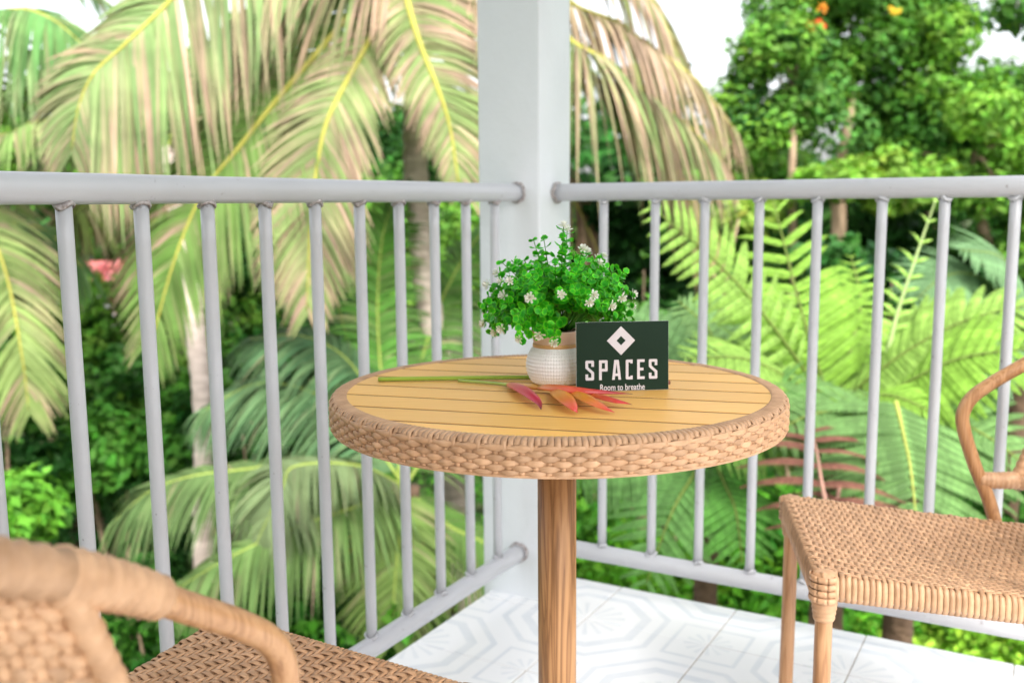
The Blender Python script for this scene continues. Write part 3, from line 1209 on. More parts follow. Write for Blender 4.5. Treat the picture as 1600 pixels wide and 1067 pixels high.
for p, t in fl_spots:
    o = bpy.data.objects.new('flower', FLM)
    col.objects.link(o)
    o.parent = plant
    t = nrm(t + rng.normal(0, .2, 3) + np.array([0, -.25, 0]))
    x = nrm(np.cross(t, [.2, .9, .1]))
    place(o, p, np.stack([x, np.cross(t, x), t], 1), random.uniform(.0068, .0090))

# ------------------------------------------------------------------ heliconia cutting and bare stem lying on the table
zs_ = TZ + .0036
P0 = [onz(591, 592.5, zs_), onz(700, 591, zs_), onz(830, 589.5, zs_), onz(960, 592, zs_), onz(1047, 597.5, zs_)]
stem_root = empty('cut_stem', (P0[0][0], P0[0][1], TZ))
tag(stem_root, 'long straight green cut stem lying across the table behind the pot', 'plant stem')
mb = MB()
PP = smooth_line(P0, 40)
cc = np.array([(.30, .42, .06)] * 36 + [(.25, .08, .05)] * 4)
tube(mb, PP, np.linspace(.0033, .0026, 40), 10, color=cc)
mb.build('stalk', M['stalk'], stem_root, world=True)

hz = TZ + .003
H0 = onz(716, 594.5, hz)
hel = empty('heliconia_flower', (H0[0], H0[1], TZ))
tag(hel, 'cut heliconia flower with pink and orange pointed bracts lying before the pot', 'flower')
mb = MB()
PP = smooth_line([H0, onz(765, 598, hz), onz(800, 602, hz + .001), onz(838, 606.5, hz + .002), onz(880, 610, hz + .003), onz(915, 613.5, hz + .003)], 26)
cc = np.array([(.32, .42, .08)] * 12 + [(.55, .22, .04)] * 14)
tube(mb, PP, np.linspace(.0022, .0026, 26), 8, color=cc)
mb.build('rachis', M['bract'], hel, world=True)


def bract(pts, wmax, cols, thick=.36):
    mb = MB()
    n = 22
    P = smooth_line(pts, n)
    t = np.linspace(0, 1, n)
    w = wmax * np.interp(t, [0, .12, .32, .6, .85, .95, 1], [.50, .92, 1, .62, .24, .09, .03])
    T, N, B = frames(P, hint=(0, -.35, 1))
    seg = 12
    C = np.array([[np.interp(x, [0, .3, .6, .92, .96, 1], [c[i] for c in cols]) for i in range(3)] for x in t])
    V, CC = [], []
    for i in range(n):
        for k in range(seg):
            a = k / seg * 2 * math.pi
            ca, sa = math.cos(a), math.sin(a)
            ridge = (0.55 + .65 * (1 - abs(sa)) ** .8) if ca > 0 else .35
            V.append(P[i] + N[i] * ca * w[i] * thick * ridge + B[i] * sa * w[i])
            CC.append(C[i] * (1.0 if ca > -.2 else .85))
    F = [(i * seg + k, i * seg + (k + 1) % seg, (i + 1) * seg + (k + 1) % seg, (i + 1) * seg + k) for i in range(n - 1) for k in range(seg)]
    F += [tuple(range(seg - 1, -1, -1)), tuple((n - 1) * seg + k for k in range(seg))]
    mb.add(V, F, np.array(CC))
    mb.build('bract', M['bract'], hel, world=True)


OR, YE, PK, RD, DK = (.66, .16, .006), (.68, .26, .015), (.52, .028, .045), (.36, .008, .008), (.04, .010, .008)
bract([onz(796, 600, hz + .002), onz(812, 606, hz + .006), onz(831, 619, hz + .007), onz(842, 630, hz + .004), onz(845.5, 640, hz)], .0105, [(.60, .13, .03), PK, (.46, .022, .06), (.22, .02, .03), DK, DK])
bract([onz(868, 610, hz + .002), onz(877, 617, hz + .008), onz(888, 628, hz + .009), onz(897, 638, hz + .005), onz(903, 645, hz)], .0130, [OR, YE, (.60, .12, .05), PK, (.4, .04, .04), DK])
bract([onz(893, 612, hz + .003), onz(909, 619, hz + .008), onz(928, 629, hz + .008), onz(946, 638, hz + .004), onz(961, 644.5, hz)], .0108, [OR, YE, (.64, .15, .045), PK, PK, (.3, .06, .03)])
bract([onz(915, 614, hz + .003), onz(938, 620, hz + .006), onz(960, 626, hz + .006), onz(975, 629, hz + .004), onz(988, 632, hz + .002)], .0075, [OR, (.58, .08, .03), (.52, .04, .035), (.42, .025, .025), DK, DK])
bract([onz(843, 606, hz + .004), onz(878, 609, hz + .009), onz(915, 612, hz + .009), onz(955, 614, hz + .006), onz(989, 615.5, hz + .003)], .0075, [(.72, .24, .05), (.62, .11, .05), (.42, .02, .02), (.22, .012, .012), DK, DK], .8)


# ------------------------------------------------------------------ ground
def gz(x, y):
    return -3.2 + np.maximum(0, np.asarray(y, float) - 10) * 0.10


mb = MB()
xs = np.concatenate([np.linspace(-150, -20, 14), np.linspace(-18, 22, 41), np.linspace(25, 150, 14)])
ys = np.concatenate([np.linspace(-60, -4, 8), np.linspace(0, 24, 33), np.linspace(26, 60, 10), np.linspace(70, 220, 8)])
X, Y = np.meshgrid(xs, ys)
Z = np.minimum(gz(X, Y), 2.0) + 0.12 * np.sin(X * 1.3 + Y * .7) * np.cos(Y * 1.1)
nx_ = len(xs)
F = [(i * nx_ + k, i * nx_ + k + 1, (i + 1) * nx_ + k + 1, (i + 1) * nx_ + k) for i in range(len(ys) - 1) for k in range(nx_ - 1)]
mb.add(np.stack([X, Y, Z], -1).reshape(-1, 3), F)
ground = mb.build('ground', M['ground'])
tag(ground, kind='structure')


# ------------------------------------------------------------------ foliage builders
def mixc(a, b, t):
    return np.asarray(a) * (1 - t) + np.asarray(b) * t


GREEN, PALE, TAN, YEL, DGREEN = (.10, .21, .04), (.30, .37, .15), (.47, .335, .235), (.38, .36, .075), (.035, .105, .022)


def palm_frond(parent, pts, L, n=90, width=.020, droop=.55, dry=.3, green=GREEN, tipc=TAN, up=(0, -.25, 1), prof=None, fwd=.55, stalkc=YEL, r0=.020, skip=.06, sides=(1, -1), lift=0.0, lscale=(1, 1), tone=.80):
    """palm frond: tube rachis (the part) with one mesh of leaflets below it"""
    P = smooth_line(pts, 48)
    mb = MB()
    tube(mb, P, np.linspace(r0, r0 * .22, 48), 8, color=stalkc)
    fr = mb.build('frond', M['stalk'], parent, world=True)
    mb = MB()
    T, N, B = frames(P, hint=up)
    ns = 5
    tt = np.linspace(0, 1, ns + 1)
    wprof = np.array([.55, 1.0, .95, .75, .45, .04])
    for k in range(n):
        u = skip + (1 - skip) * (k + random.uniform(-.2, .2)) / (n - 1)
        u = min(max(u, 0), 1)
        x = u * 47
        i = min(int(x), 46)
        p = P[i] + (P[i + 1] - P[i]) * (x - i)
        env = np.interp(u, [0, .12, .4, .75, 1], [.55, .9, 1.0, .80, .34]) if prof is None else np.interp(u, *prof)
        for si, sgn in enumerate((1, -1)):
            if sgn not in sides or random.random() < .03:
                continue
            l = L * env * random.uniform(.86, 1.1) * lscale[si]
            d = nrm(B[i] * -sgn * 1.0 + T[i] * (fwd + .7 * u ** 3) + N[i] * (.12 + lift) + rng.normal(0, .06, 3))
            dr = droop * random.uniform(.75, 1.25)
            pts_ = p + np.outer(tt * l, d) + np.outer(tt ** 2 * l * dr, (0, 0, -1))
            # keep the length by normalising the drooped curve
            tang = nrm(np.gradient(pts_, axis=0))
            wd = nrm(np.cross(tang, nrm(N[i] + rng.normal(0, .25, 3))))
            W = (width * random.uniform(.8, 1.2)) * wprof
            V = np.concatenate([pts_ - wd * W[:, None], pts_ + wd * W[:, None]])
            dd = min(1, max(0, dry + random.gauss(0, .22)))
            base = mixc(green, PALE, random.random() * .35)
            c = np.array([mixc(base, tipc, min(1, max(0, (dd * 1.5 - .55) + dd * (t * 1.35)))) for t in tt]) * random.uniform(.8, 1.15) * tone
            m = ns + 1
            mb.add(V, [(j, j + 1, m + j + 1, m + j) for j in range(ns)], np.concatenate([c, c]))
    mb.build('leaflets', M['leaf'], fr, smooth=True, world=False) if False else None
    me = mb.mesh('leaflets', np.array(world_loc(fr)))
    link('leaflets', me, M['leaf'], fr, True, 'stuff')
    return fr


def trunk(parent, pts, r, mat, name='trunk', ringed=False, seg=14):
    P = smooth_line(pts, 40)
    mb = MB()
    rad = np.interp(np.linspace(0, 1, 40), np.linspace(0, 1, len(r)), r)
    if ringed:
        P = smooth_line(pts, 120)
        rad = np.interp(np.linspace(0, 1, 120), np.linspace(0, 1, len(r)), r) * (1 + .045 * np.sign(np.sin(np.arange(120) * 2 * math.pi / 4)))
    tube(mb, P, rad, seg)
    return mb.build(name, mat, parent, world=True)


def leaf_cloud(C, size, nrmd, colr, fold=.25, aspect=.55):
    """C (N,3) centres; diamond leaves of two triangles"""
    N = len(C)
    nd_ = nrm(nrmd + rng.normal(0, .45, (N, 3)))
    t = nrm(np.cross(nd_, rng.normal(0, 1, (N, 3))))
    b = np.cross(nd_, t)
    s = np.asarray(size).reshape(-1, 1) * np.ones((N, 1))
    V = np.empty((N, 4, 3))
    V[:, 0] = C - t * s
    V[:, 1] = C + b * s * aspect + nd_ * s * fold
    V[:, 2] = C + t * s - nd_ * s * .15
    V[:, 3] = C - b * s * aspect + nd_ * s * fold
    i = np.arange(N)[:, None] * 4
    T = np.concatenate([i + np.array([[0, 1, 2]]), i + np.array([[0, 2, 3]])])
    return V.reshape(-1, 3), T, np.repeat(colr, 4, 0)


def cloud_obj(name, V, T, C, mat, parent=None, kind=None):
    off = np.array(world_loc(parent)) if parent is not None else np.zeros(3)
    me = bpy.data.meshes.new(name)
    V = (V - off).astype(np.float32)
    me.vertices.add(len(V))
    me.vertices.foreach_set('co', V.ravel())
    me.loops.add(T.size)
    me.loops.foreach_set('vertex_index', T.astype(np.int32).ravel())
    me.polygons.add(len(T))
    me.polygons.foreach_set('loop_start', np.arange(0, T.size, 3, dtype=np.int32))
    me.polygons.foreach_set('loop_total', np.full(len(T), 3, dtype=np.int32))
    me.update(calc_edges=True)
    a_ = me.color_attributes.new('Col', 'FLOAT_COLOR', 'POINT')
    a_.data.foreach_set('color', np.c_[C, np.ones(len(C))].astype(np.float32).ravel())
    return link(name, me, mat, parent, False, kind)


def clump_leaves(centres, radii, per, leaf, c1, c2, flat=.75):
    Cs, Ns, Co, Sz = [], [], [], []
    for c, r in zip(centres, radii):
        n = int(per * random.uniform(.7, 1.3))
        d = nrm(rng.normal(0, 1, (n, 3)))
        rr = r * rng.uniform(.35, 1.05, (n, 1)) ** .6
        p = c + d * rr * np.array([1, 1, flat])
        Cs.append(p)
        Ns.append(d * .7 + np.array([0, -.15, .75]))
        t = min(1, max(0, random.gauss(.5, .38)))
        base = mixc(c1, c2, t)
        Co.append(base * rng.uniform(.7, 1.3, (n, 1)) * (1 + rng.normal(0, .08, (n, 3))))
        Sz.append(leaf * rng.uniform(.65, 1.3, n))
    return np.concatenate(Cs), np.concatenate(Sz), np.concatenate(Ns), np.abs(np.concatenate(Co))


def tree(name, label, cat, base, trunk_pts, tr, blobs, nclump, crad, per, leaf, c1, c2, group=None, limbs=5, extra=None):
    root = empty(name, base)
    tag(root, label, cat, group)
    trunk(root, [base] + list(trunk_pts), tr, M['bark'], 'trunk', seg=10)
    cen = []
    for (c, r) in blobs:
        c, r = np.asarray(c, float), np.asarray(r, float)
        for _ in range(max(1, int(nclump * np.prod(r) ** (1 / 3)))):
            d = nrm(rng.normal(0, 1, 3)) * random.uniform(.35, 1.0)
            cen.append(c + d * r)
    cen = np.array(cen)
    rad = crad * rng.uniform(.7, 1.3, len(cen))
    top = np.asarray(trunk_pts[-1], float)
    for k in range(limbs):
        tgt = cen[random.randrange(len(cen))]
        st_ = np.asarray(trunk_pts[-1] if k % 2 else mixc(trunk_pts[-1], trunk_pts[-2] if len(trunk_pts) > 1 else base, .35), float)
        trunk(root, [st_, (st_ + tgt) / 2 + np.array([0, 0, .1]), tgt], [tr[-1] * .8, tr[-1] * .5, tr[-1] * .2], M['bark'], 'limb', seg=7)
    V, T, C = leaf_cloud(*clump_leaves(cen, rad, per, leaf, c1, c2))
    cloud_obj('crown', V, T, C, M['tree_leaf'], root)
    return root, cen


# ------------------------------------------------------------------ coconut palm behind the left railing
pY = 7.0
crown = at(668, -70, pY)
pbase = np.array([*at(742, 960, 7.4)[:2], 0])
pbase[2] = gz(pbase[0], pbase[1])
palm = empty('coconut_palm', pbase)
tag(palm, 'coconut palm with ageing tan and green fronds drooping behind the post and left railing', 'palm tree')
trunk(palm, [pbase, at(728, 900, 7.3), at(706, 740, 7.2), at(690, 590, 7.15), at(668, 460, 7.1), at(655, 330, 7.05), at(648, 215, 7.0), at(655, 60, 7.0), crown],
      [.16, .125, .105, .095, .092, .088, .083, .083, .09], M['trunk'], ringed=True)


def F(pts, L, **k):
    return palm_frond(palm, [at(*p) for p in pts], L, **k)


# big frond sweeping to the upper left
F([(640, -90, 7.0), (480, -140, 6.6), (340, -70, 6.4), (252, 16, 6.3), (190, 75, 6.25), (147, 115, 6.2), (123, 168, 6.2), (112, 235, 6.2)], .84, n=200, dry=.36, droop=.50, fwd=.6, green=(.21, .33, .12), width=.0165, lscale=(1, .58), up=(0, -1, .35))
F([(650, -70, 7.0), (580, -70, 6.9), (500, -50, 6.9), (420, -10, 6.9), (350, 60, 7.0), (290, 160, 7.0)], .85, n=180, dry=.46, droop=.9, green=(.18, .27, .09), width=.016)
# frond with yellow rachis just left of the post
F([(640, -80, 6.9), (630, -40, 6.7), (636, 0, 6.5), (655, 66, 6.35), (684, 139, 6.3), (703, 200, 6.3), (717, 290, 6.3)], .62, n=140, dry=.44, droop=.5, green=(.25, .36, .12), r0=.030, fwd=.35, lscale=(1, .45), width=.016, up=(0, -1, .3))
# long frond falling to the lower left
F([(630, -60, 6.9), (560, 10, 6.7), (490, 90, 6.5), (430, 160, 6.4), (370, 235, 6.3), (318, 300, 6.25), (275, 400, 6.2), (238, 530, 6.2)], .68, n=190, dry=.20, droop=.45, green=(.14, .27, .055), r0=.026, fwd=.6, width=.015, up=(0, -.8, .6))
# pale frond hanging straight down
F([(640, -60, 6.9), (590, 40, 6.6), (535, 140, 6.3), (508, 200, 6.2), (494, 270, 6.15), (485, 340, 6.1), (480, 485, 6.1)], .50, n=180, dry=.42, droop=.32, green=(.27, .38, .13), r0=.022, fwd=.75, width=.0145, up=(0, -1, .25), prof=([0, .3, .55, .8, 1], [.5, .85, 1.0, .9, .35]))
# fronds showing right of the post
F([(680, -80, 7.0), (780, -40, 6.8), (890, 62, 6.6), (946, 93, 6.6), (994, 132, 6.6), (1036, 163, 6.6), (1081, 202, 6.6), (1129, 252, 6.6)], .70, n=130, dry=.50, droop=.9, green=(.24, .33, .12), fwd=.3, width=.0165)
F([(680, -90, 7.0), (780, -80, 7.0), (890, 4, 7.0), (960, 33, 7.0), (1002, 62, 7.0), (1047, 93, 7.0), (1092, 131, 7.0), (1146, 200, 7.0)], .72, n=130, dry=.62, droop=.9, green=(.22, .27, .08), fwd=.3, width=.0165)
F([(690, -60, 7.2), (820, 30, 7.3), (930, 120, 7.4), (1030, 230, 7.4), (1090, 330, 7.4), (1115, 400, 7.4)], .62, n=100, dry=.42, droop=.8, green=(.26, .30, .06), tipc=(.48, .36, .2))
F([(700, -110, 7.1), (800, -150, 7.2), (900, -110, 7.3), (980, -40, 7.3), (1030, 20, 7.3), (1060, 90, 7.3)], .70, n=90, dry=.6, droop=.8, green=(.18, .26, .07))
F([(690, -40, 7.2), (800, 130, 7.3), (880, 280, 7.3), (915, 350, 7.3), (945, 420, 7.3)], .45, n=60, dry=.85, droop=.5, green=(.3, .25, .1), tipc=(.40, .27, .19))
# coconuts and dark crown base
for k in range(13):
    a = k * 2.4
    c = at(702 + 26 * math.cos(a) + random.uniform(-6, 6), 36 + 34 * math.sin(a), 6.95 + .14 * math.sin(a * 1.7))
    mb = MB()
    s = random.uniform(.075, .10)
    t = np.linspace(0, math.pi, 9)
    lathe(mb, np.stack([np.maximum(np.sin(t) * s * .85, .001), -np.cos(t) * s + .0], 1), 14, c)
    mb.build('coconut', M['coconut'], palm, world=True)

# second, farther palm trunk at left with its own crown
p2b = np.array([*at(318, 930, 7.6)[:2], 0])
p2b[2] = gz(p2b[0], p2b[1])
palm2 = empty('coconut_palm', p2b)
tag(palm2, 'farther coconut palm at left with a pale straight trunk and green fronds', 'palm tree')
trunk(palm2, [p2b, at(318, 860, 7.7), at(318, 760, 7.8), at(317, 640, 8.0), at(308, 540, 8.4), at(298, 460, 8.8), at(280, 330, 9.4), at(262, 240, 10)], [.10, .085, .08, .08, .085, .09, .1, .1], M['trunk'], ringed=True)


def F2(pts, L, **k):
    return palm_frond(palm2, [at(*p) for p in pts], L, stalkc=(.26, .32, .07), r0=.013, tone=.7, **k)


c2_ = (262, 235, 10)
F2([c2_, (200, 180, 9.8), (120, 190, 9.6), (40, 260, 9.5), (0, 330, 9.4)], .9, n=80, dry=.2, droop=.7, green=(.10, .2, .04))
F2([c2_, (210, 250, 9.7), (150, 300, 9.4), (125, 327, 9.2), (87, 354, 9.1), (50, 410, 9), (0, 500, 9)], .55, n=80, dry=.35, droop=.6, green=(.22, .30, .07))
F2([c2_, (180, 290, 9.5), (120, 350, 9.2), (84, 406, 9.1), (58, 455, 9), (44, 545, 9)], .5, n=70, dry=.5, droop=.5, green=(.34, .33, .09))
F2([c2_, (200, 130, 10.2), (110, 100, 10.4), (20, 140, 10.5), (-60, 230, 10.5)], 1.0, n=80, dry=.08, droop=.8, green=(.12, .26, .06))
F2([c2_, (330, 200, 10.2), (390, 230, 10.4), (430, 300, 10.5), (450, 400, 10.5)], .8, n=70, dry=.3, droop=.7)
F2([c2_, (250, 300, 9.6), (235, 370, 9.4), (225, 450, 9.3)], .6, n=60, dry=.45, droop=.5, green=(.16, .2, .05))
F2([c2_, (280, 170, 10.4), (330, 120, 10.6), (400, 130, 10.8), (460, 200, 10.9)], .9, n=70, dry=.2, droop=.7)

# palm off to the left whose green fronds reach into the frame
p3b = np.array([-6.2, 8.6, 0.0])
p3b[2] = gz(*p3b[:2])
palm3 = empty('coconut_palm', p3b)
tag(palm3, 'green coconut palm whose fronds reach in at the upper left edge', 'palm tree')
c3 = np.array([-5.6, 8.4, 2.2])
trunk(palm3, [p3b, p3b * .5 + c3 * .5 + np.array([.1, 0, 0]), c3], [.16, .11, .1], M['trunk'], ringed=True)


def F3(pts, L, **k):
    return palm_frond(palm3, [c3] + [at(*p) for p in pts], L, **k)


F3([(-60, 40, 8.2), (20, 15, 8.1), (80, 30, 8.0), (140, 80, 8.0)], .75, n=80, dry=.05, droop=.8, green=(.13, .30, .09))
F3([(-80, 110, 8.2), (0, 92, 8.0), (60, 78, 7.9), (120, 90, 7.8)], .75, n=80, dry=.12, droop=.9, green=(.24, .36, .15))
F3([(-80, 190, 8.0), (0, 212, 7.6), (45, 194, 7.5), (95, 186, 7.4)], .55, n=80, dry=.18, droop=.8, green=(.22, .38, .10))
F3([(-80, 260, 8.0), (-30, 330, 7.6), (10, 430, 7.4), (35, 560, 7.3), (45, 640, 7.3)], .55, n=70, dry=.25, droop=.5, green=(.24, .34, .10))
F3([(-90, 10, 8.8), (-20, -60, 9.0), (80, -60, 9.2), (175, 10, 9.4)], .6, n=80, dry=.0, droop=.7, green=(.07, .22, .05))
F3([(-80, 320, 8.5), (0, 345, 8.6), (70, 360, 8.7), (130, 420, 8.8)], .7, n=70, dry=.05, droop=.8, green=(.08, .2, .06))

# young palm below the railing
p4b = np.array([*at(640, 900, 6.4)[:2], -3.2])
palm4 = empty('young_palm', p4b)
tag(palm4, 'low young palm with fresh green fronds below the left railing', 'palm tree')
c4 = at(632, 760, 6.3)
trunk(palm4, [p4b, c4 - np.array([0, 0, .8]), c4], [.14, .12, .10], M['fern_trunk'])


def F4(pts, L, **k):
    k['n'] = int(k['n'] * 1.5)
    return palm_frond(palm4, [c4] + [at(*p) for p in pts], L, width=.0125, stalkc=(.26, .33, .07), r0=.013, tone=.60, **k)


PG = (.16, .28, .09)
F4([(520, 720, 6.1), (376, 734, 5.9), (295, 745, 5.8), (234, 768, 5.7), (178, 815, 5.7)], .46, n=90, dry=.0, droop=.7, green=PG)
F4([(560, 728, 6.0), (463, 728, 5.7), (440, 765, 5.6), (400, 850, 5.5)], .42, n=80, dry=.02, droop=.6, green=(.24, .34, .16))
F4([(560, 790, 5.9), (447, 829, 5.6), (349, 876, 5.4), (268, 925, 5.3)], .42, n=90, dry=.0, droop=.8, green=(.20, .36, .10))
F4([(560, 660, 6.4), (480, 610, 6.4), (400, 600, 6.4), (320, 640, 6.3)], .55, n=80, dry=.0, droop=.7, green=(.14, .30, .13))
F4([(590, 640, 6.6), (540, 560, 6.6), (470, 525, 6.6), (390, 530, 6.6)], .60, n=80, dry=.0, droop=.6, green=(.12, .27, .12))
F4([(625, 830, 6.0), (618, 900, 5.8), (612, 1000, 5.7)], .45, n=70, dry=.05, droop=.35, green=(.22, .36, .08), fwd=.5)
F4([(600, 620, 6.7), (590, 480, 6.9), (600, 360, 7.0), (630, 290, 7.0)], .45, n=80, dry=.0, droop=.4, green=(.12, .36, .05))
F4([(650, 600, 6.8), (690, 470, 7.2), (740, 380, 7.4), (790, 330, 7.4)], .55, n=80, dry=.0, droop=.6, green=(.13, .34, .06))
F4([(560, 640, 6.8), (540, 520, 7.0), (505, 430, 7.2), (450, 380, 7.2)], .5, n=80, dry=.0, droop=.5, green=(.09, .24, .08))
F4([(700, 660, 6.6), (760, 590, 6.8), (830, 560, 6.9), (900, 580, 6.9)], .55, n=80, dry=.0, droop=.6, green=(.13, .34, .06))
F4([(700, 820, 6.2), (760, 850, 6.1), (830, 900, 6.0), (880, 960, 6.0)], .5, n=70, dry=.0, droop=.6, green=(.14, .3, .06))


# ------------------------------------------------------------------ tree ferns behind the right railing
def pinna_mesh(c, droop, curl=0.0, pl=.135):
    mb = MB()
    n = 26
    t = np.linspace(0, 1, 12)
    ax = np.stack([t, 0 * t, -droop * t ** 2 - curl * t ** 6], 1)
    tube(mb, ax, np.linspace(.010, .003, 12), 4, color=np.asarray(c) * .8)
    for k in range(n):
        u = .03 + .95 * k / (n - 1)
        p = np.array([u, 0, -droop * u ** 2 - curl * u ** 6])
        l = pl * np.interp(u, [0, .1, .5, .85, 1], [.75, 1, .95, .55, .15])
        sl = -2 * droop * u - 6 * curl * u ** 5
        tx = nrm(np.array([1, 0, sl]))
        for s in (1, -1):
            d = nrm(np.array([0, s, 0]) + tx * .35 + np.array([0, 0, -.28]))
            w = tx * .0215
            V = [p - w, p + d * l * .55 - w * .9 + np.array([0, 0, .006]), p + d * l + tx * .012, p + d * l * .55 + w * .9 + np.array([0, 0, .006]), p + w]
            mb.add(V, [(0, 1, 2, 3, 4)], np.asarray(c) * random.uniform(.8, 1.2))
    me = mb.mesh('pinna')
    return me


_pin = {}


def get_pinna(c, droop, curl, mat, pl):
    key = (tuple(c), droop, curl, mat.name, pl)
    if key not in _pin:
        me = pinna_mesh(np.asarray(c) * .86, droop, curl, pl)
        me.materials.append(mat)
        _pin[key] = me
    return _pin[key]


def fern_frond(parent, pts, L, n, c, up=(0, -.6, .8), droop=.22, curl=0.0, mat=None, stalkc=(.16, .22, .05), r0=.010, prof=None, fwd=.35, sides=(1, -1), lift=.0, pl=.135):
    mat = mat or M['fern']
    P = smooth_line([at(*p) for p in pts], 40)
    mb = MB()
    tube(mb, P, np.linspace(r0, r0 * .25, 40), 7, color=stalkc)
    fr = mb.build('frond', M['stalk'], parent, world=True)
    T, N, B = frames(P, hint=up)
    for k in range(n):
        u = .04 + .95 * k / (n - 1)
        x = u * 39
        i = min(int(x), 38)
        p = P[i] + (P[i + 1] - P[i]) * (x - i)
        env = np.interp(u, *(prof or ([0, .15, .45, .8, 1], [.55, .85, 1, .6, .12])))
        for s in sides:
            xd = nrm(B[i] * -s + T[i] * (fwd + .5 * u ** 3) + N[i] * lift + rng.normal(0, .05, 3))
            zd = nrm(N[i] + np.array([0, 0, .35]) + rng.normal(0, .08, 3))
            o = bpy.data.objects.new('pinna', get_pinna(c, droop, curl, mat, pl))
            col.objects.link(o)
            o.parent = fr
            place(o, p - np.array(world_loc(fr)), basis(xd, zd), L * env * random.uniform(.92, 1.08))
    return fr


LIME, LIM2, FG, BG_ = (.235, .43, .06), (.27, .45, .09), (.17, .32, .10), (.17, .31, .14)
fcrown = at(1300, 640, 4.4)
fb = np.array([fcrown[0] + .1, fcrown[1] + .1, -3.2])
fern = empty('tree_fern', fb)
tag(fern, 'lime green tree fern with large feathery fronds behind the right railing', 'fern')
trunk(fern, [fb, mixc(fb, fcrown, .5), fcrown], [.09, .07, .06], M['fern_trunk'])
FC0 = (1300, 640, 4.4)
fern_frond(fern, [FC0, (1268, 540, 4.35), (1240, 440, 4.4), (1205, 300, 4.5)], .36, 17, LIME, up=(0, -1, .25), droop=.12, curl=.16, fwd=.25, pl=.11)
fern_frond(fern, [FC0, (1200, 500, 4.2), (1115, 405, 4.1), (1015, 322, 4.0)], .20, 22, LIM2, up=(.3, -1, .3), droop=.2, fwd=.3, prof=([0, .2, .5, .8, 1], [.4, .9, 1, .8, .3]))
fern_frond(fern, [FC0, (1400, 560, 4.2), (1510, 500, 4.1), (1640, 470, 4.0)], .36, 22, LIM2, up=(0, -.5, .9), droop=.25)
fern_frond(fern, [FC0, (1390, 610, 4.1), (1500, 560, 3.9), (1650, 540, 3.8)], .36, 22, LIME, up=(0, -.6, .8), droop=.25)
fern_frond(fern, [FC0, (1330, 540, 4.6), (1345, 470, 4.8), (1330, 400, 5.0)], .26, 18, LIME, up=(0, -1, .4), droop=.2)
fern_frond(fern, [FC0, (1230, 590, 4.2), (1160, 560, 4.0), (1070, 560, 3.9)], .30, 20, LIM2, up=(0, -.6, .8), droop=.25)
fern_frond(fern, [FC0, (1340, 620, 4.1), (1400, 620, 3.9), (1470, 650, 3.8)], .30, 18, LIME, up=(0, -.6, .8), droop=.3)
fern_frond(fern, [FC0, (1240, 560, 4.5), (1170, 500, 4.6), (1090, 470, 4.7)], .36, 22, LIM2, up=(0, -.7, .7), droop=.25)
fern_frond(fern, [FC0, (1250, 640, 4.0), (1190, 660, 3.8), (1120, 720, 3.7)], .32, 20, (.20, .37, .075), up=(0, -.6, .8), droop=.28)
fern_frond(fern, [FC0, (1360, 590, 4.6), (1430, 520, 4.9), (1500, 500, 5.0)], .36, 22, LIM2, up=(0, -.6, .8), droop=.25)
# young shoot with curled pinnae
fern_frond(fern, [(1385, 560, 4.3), (1402, 490, 4.3), (1425, 420, 4.3), (1462, 312, 4.3)], .10, 11, (.34, .56, .12), up=(0, -1, .3), droop=.1, curl=.55, r0=.012, stalkc=(.42, .55, .22), prof=([0, .3, .7, 1], [1, 1, .8, .3]), fwd=.5)
# darker fern lower down
f2c = at(1405, 640, 3.9)
f2b = np.array([f2c[0] + .25, f2c[1] + .5, -3.2])
fern2 = empty('tree_fern', f2b)
tag(fern2, 'mid green tree fern with one broad arching frond above the right chair seat', 'fern')
trunk(fern2, [f2b, mixc(f2b, f2c, .6) + np.array([.1, .2, 0]), f2c + np.array([.1, .12, -.02])], [.08, .07, .05], M['fern_trunk'])
fern_frond(fern2, [(1400, 628, 3.8), (1412, 680, 3.6), (1424, 740, 3.45), (1436, 860, 3.3)], .46, 17, FG, up=(0, -.75, .65), droop=.24, fwd=.2, pl=.115, stalkc=(.38, .42, .10), prof=([0, .15, .4, .8, 1], [.9, 1, 1, .6, .12]))
fern_frond(fern2, [(1405, 640, 3.9), (1470, 650, 3.8), (1540, 680, 3.7), (1620, 740, 3.6)], .34, 15, FG, up=(0, -.6, .8), droop=.28, pl=.12)
fern_frond(fern2, [(1405, 640, 3.9), (1330, 640, 3.8), (1260, 650, 3.7), (1190, 690, 3.6)], .30, 15, FG, up=(0, -.6, .8), droop=.28, pl=.12)
# pale far fern at right
f3c = at(1600, 520, 6.0)
f3b = np.array([f3c[0], f3c[1] + .2, -3.2])
fern3 = empty('tree_fern', f3b)
tag(fern3, 'paler bluish fern farther back at the right edge of the frame', 'fern')
trunk(fern3, [f3b, mixc(f3b, f3c, .5), f3c], [.09, .07, .06], M['fern_trunk'])
fern_frond(fern3, [(1600, 520, 6), (1540, 440, 5.8), (1480, 430, 5.7), (1430, 470, 5.6)], .42, 22, BG_, up=(0, -.5, .9), droop=.3)
fern_frond(fern3, [(1600, 520, 6), (1590, 440, 5.8), (1560, 400, 5.7), (1500, 390, 5.6)], .42, 22, BG_, up=(0, -.5, .9), droop=.3)
fern_frond(fern3, [(1600, 520, 6), (1640, 440, 5.8), (1690, 410, 5.7), (1750, 430, 5.6)], .42, 22, BG_, up=(0, -.5, .9), droop=.3)
fern_frond(fern3, [(1600, 520, 6), (1550, 520, 5.7), (1490, 540, 5.5), (1430, 590, 5.4)], .42, 22, BG_, up=(0, -.5, .9), droop=.3)
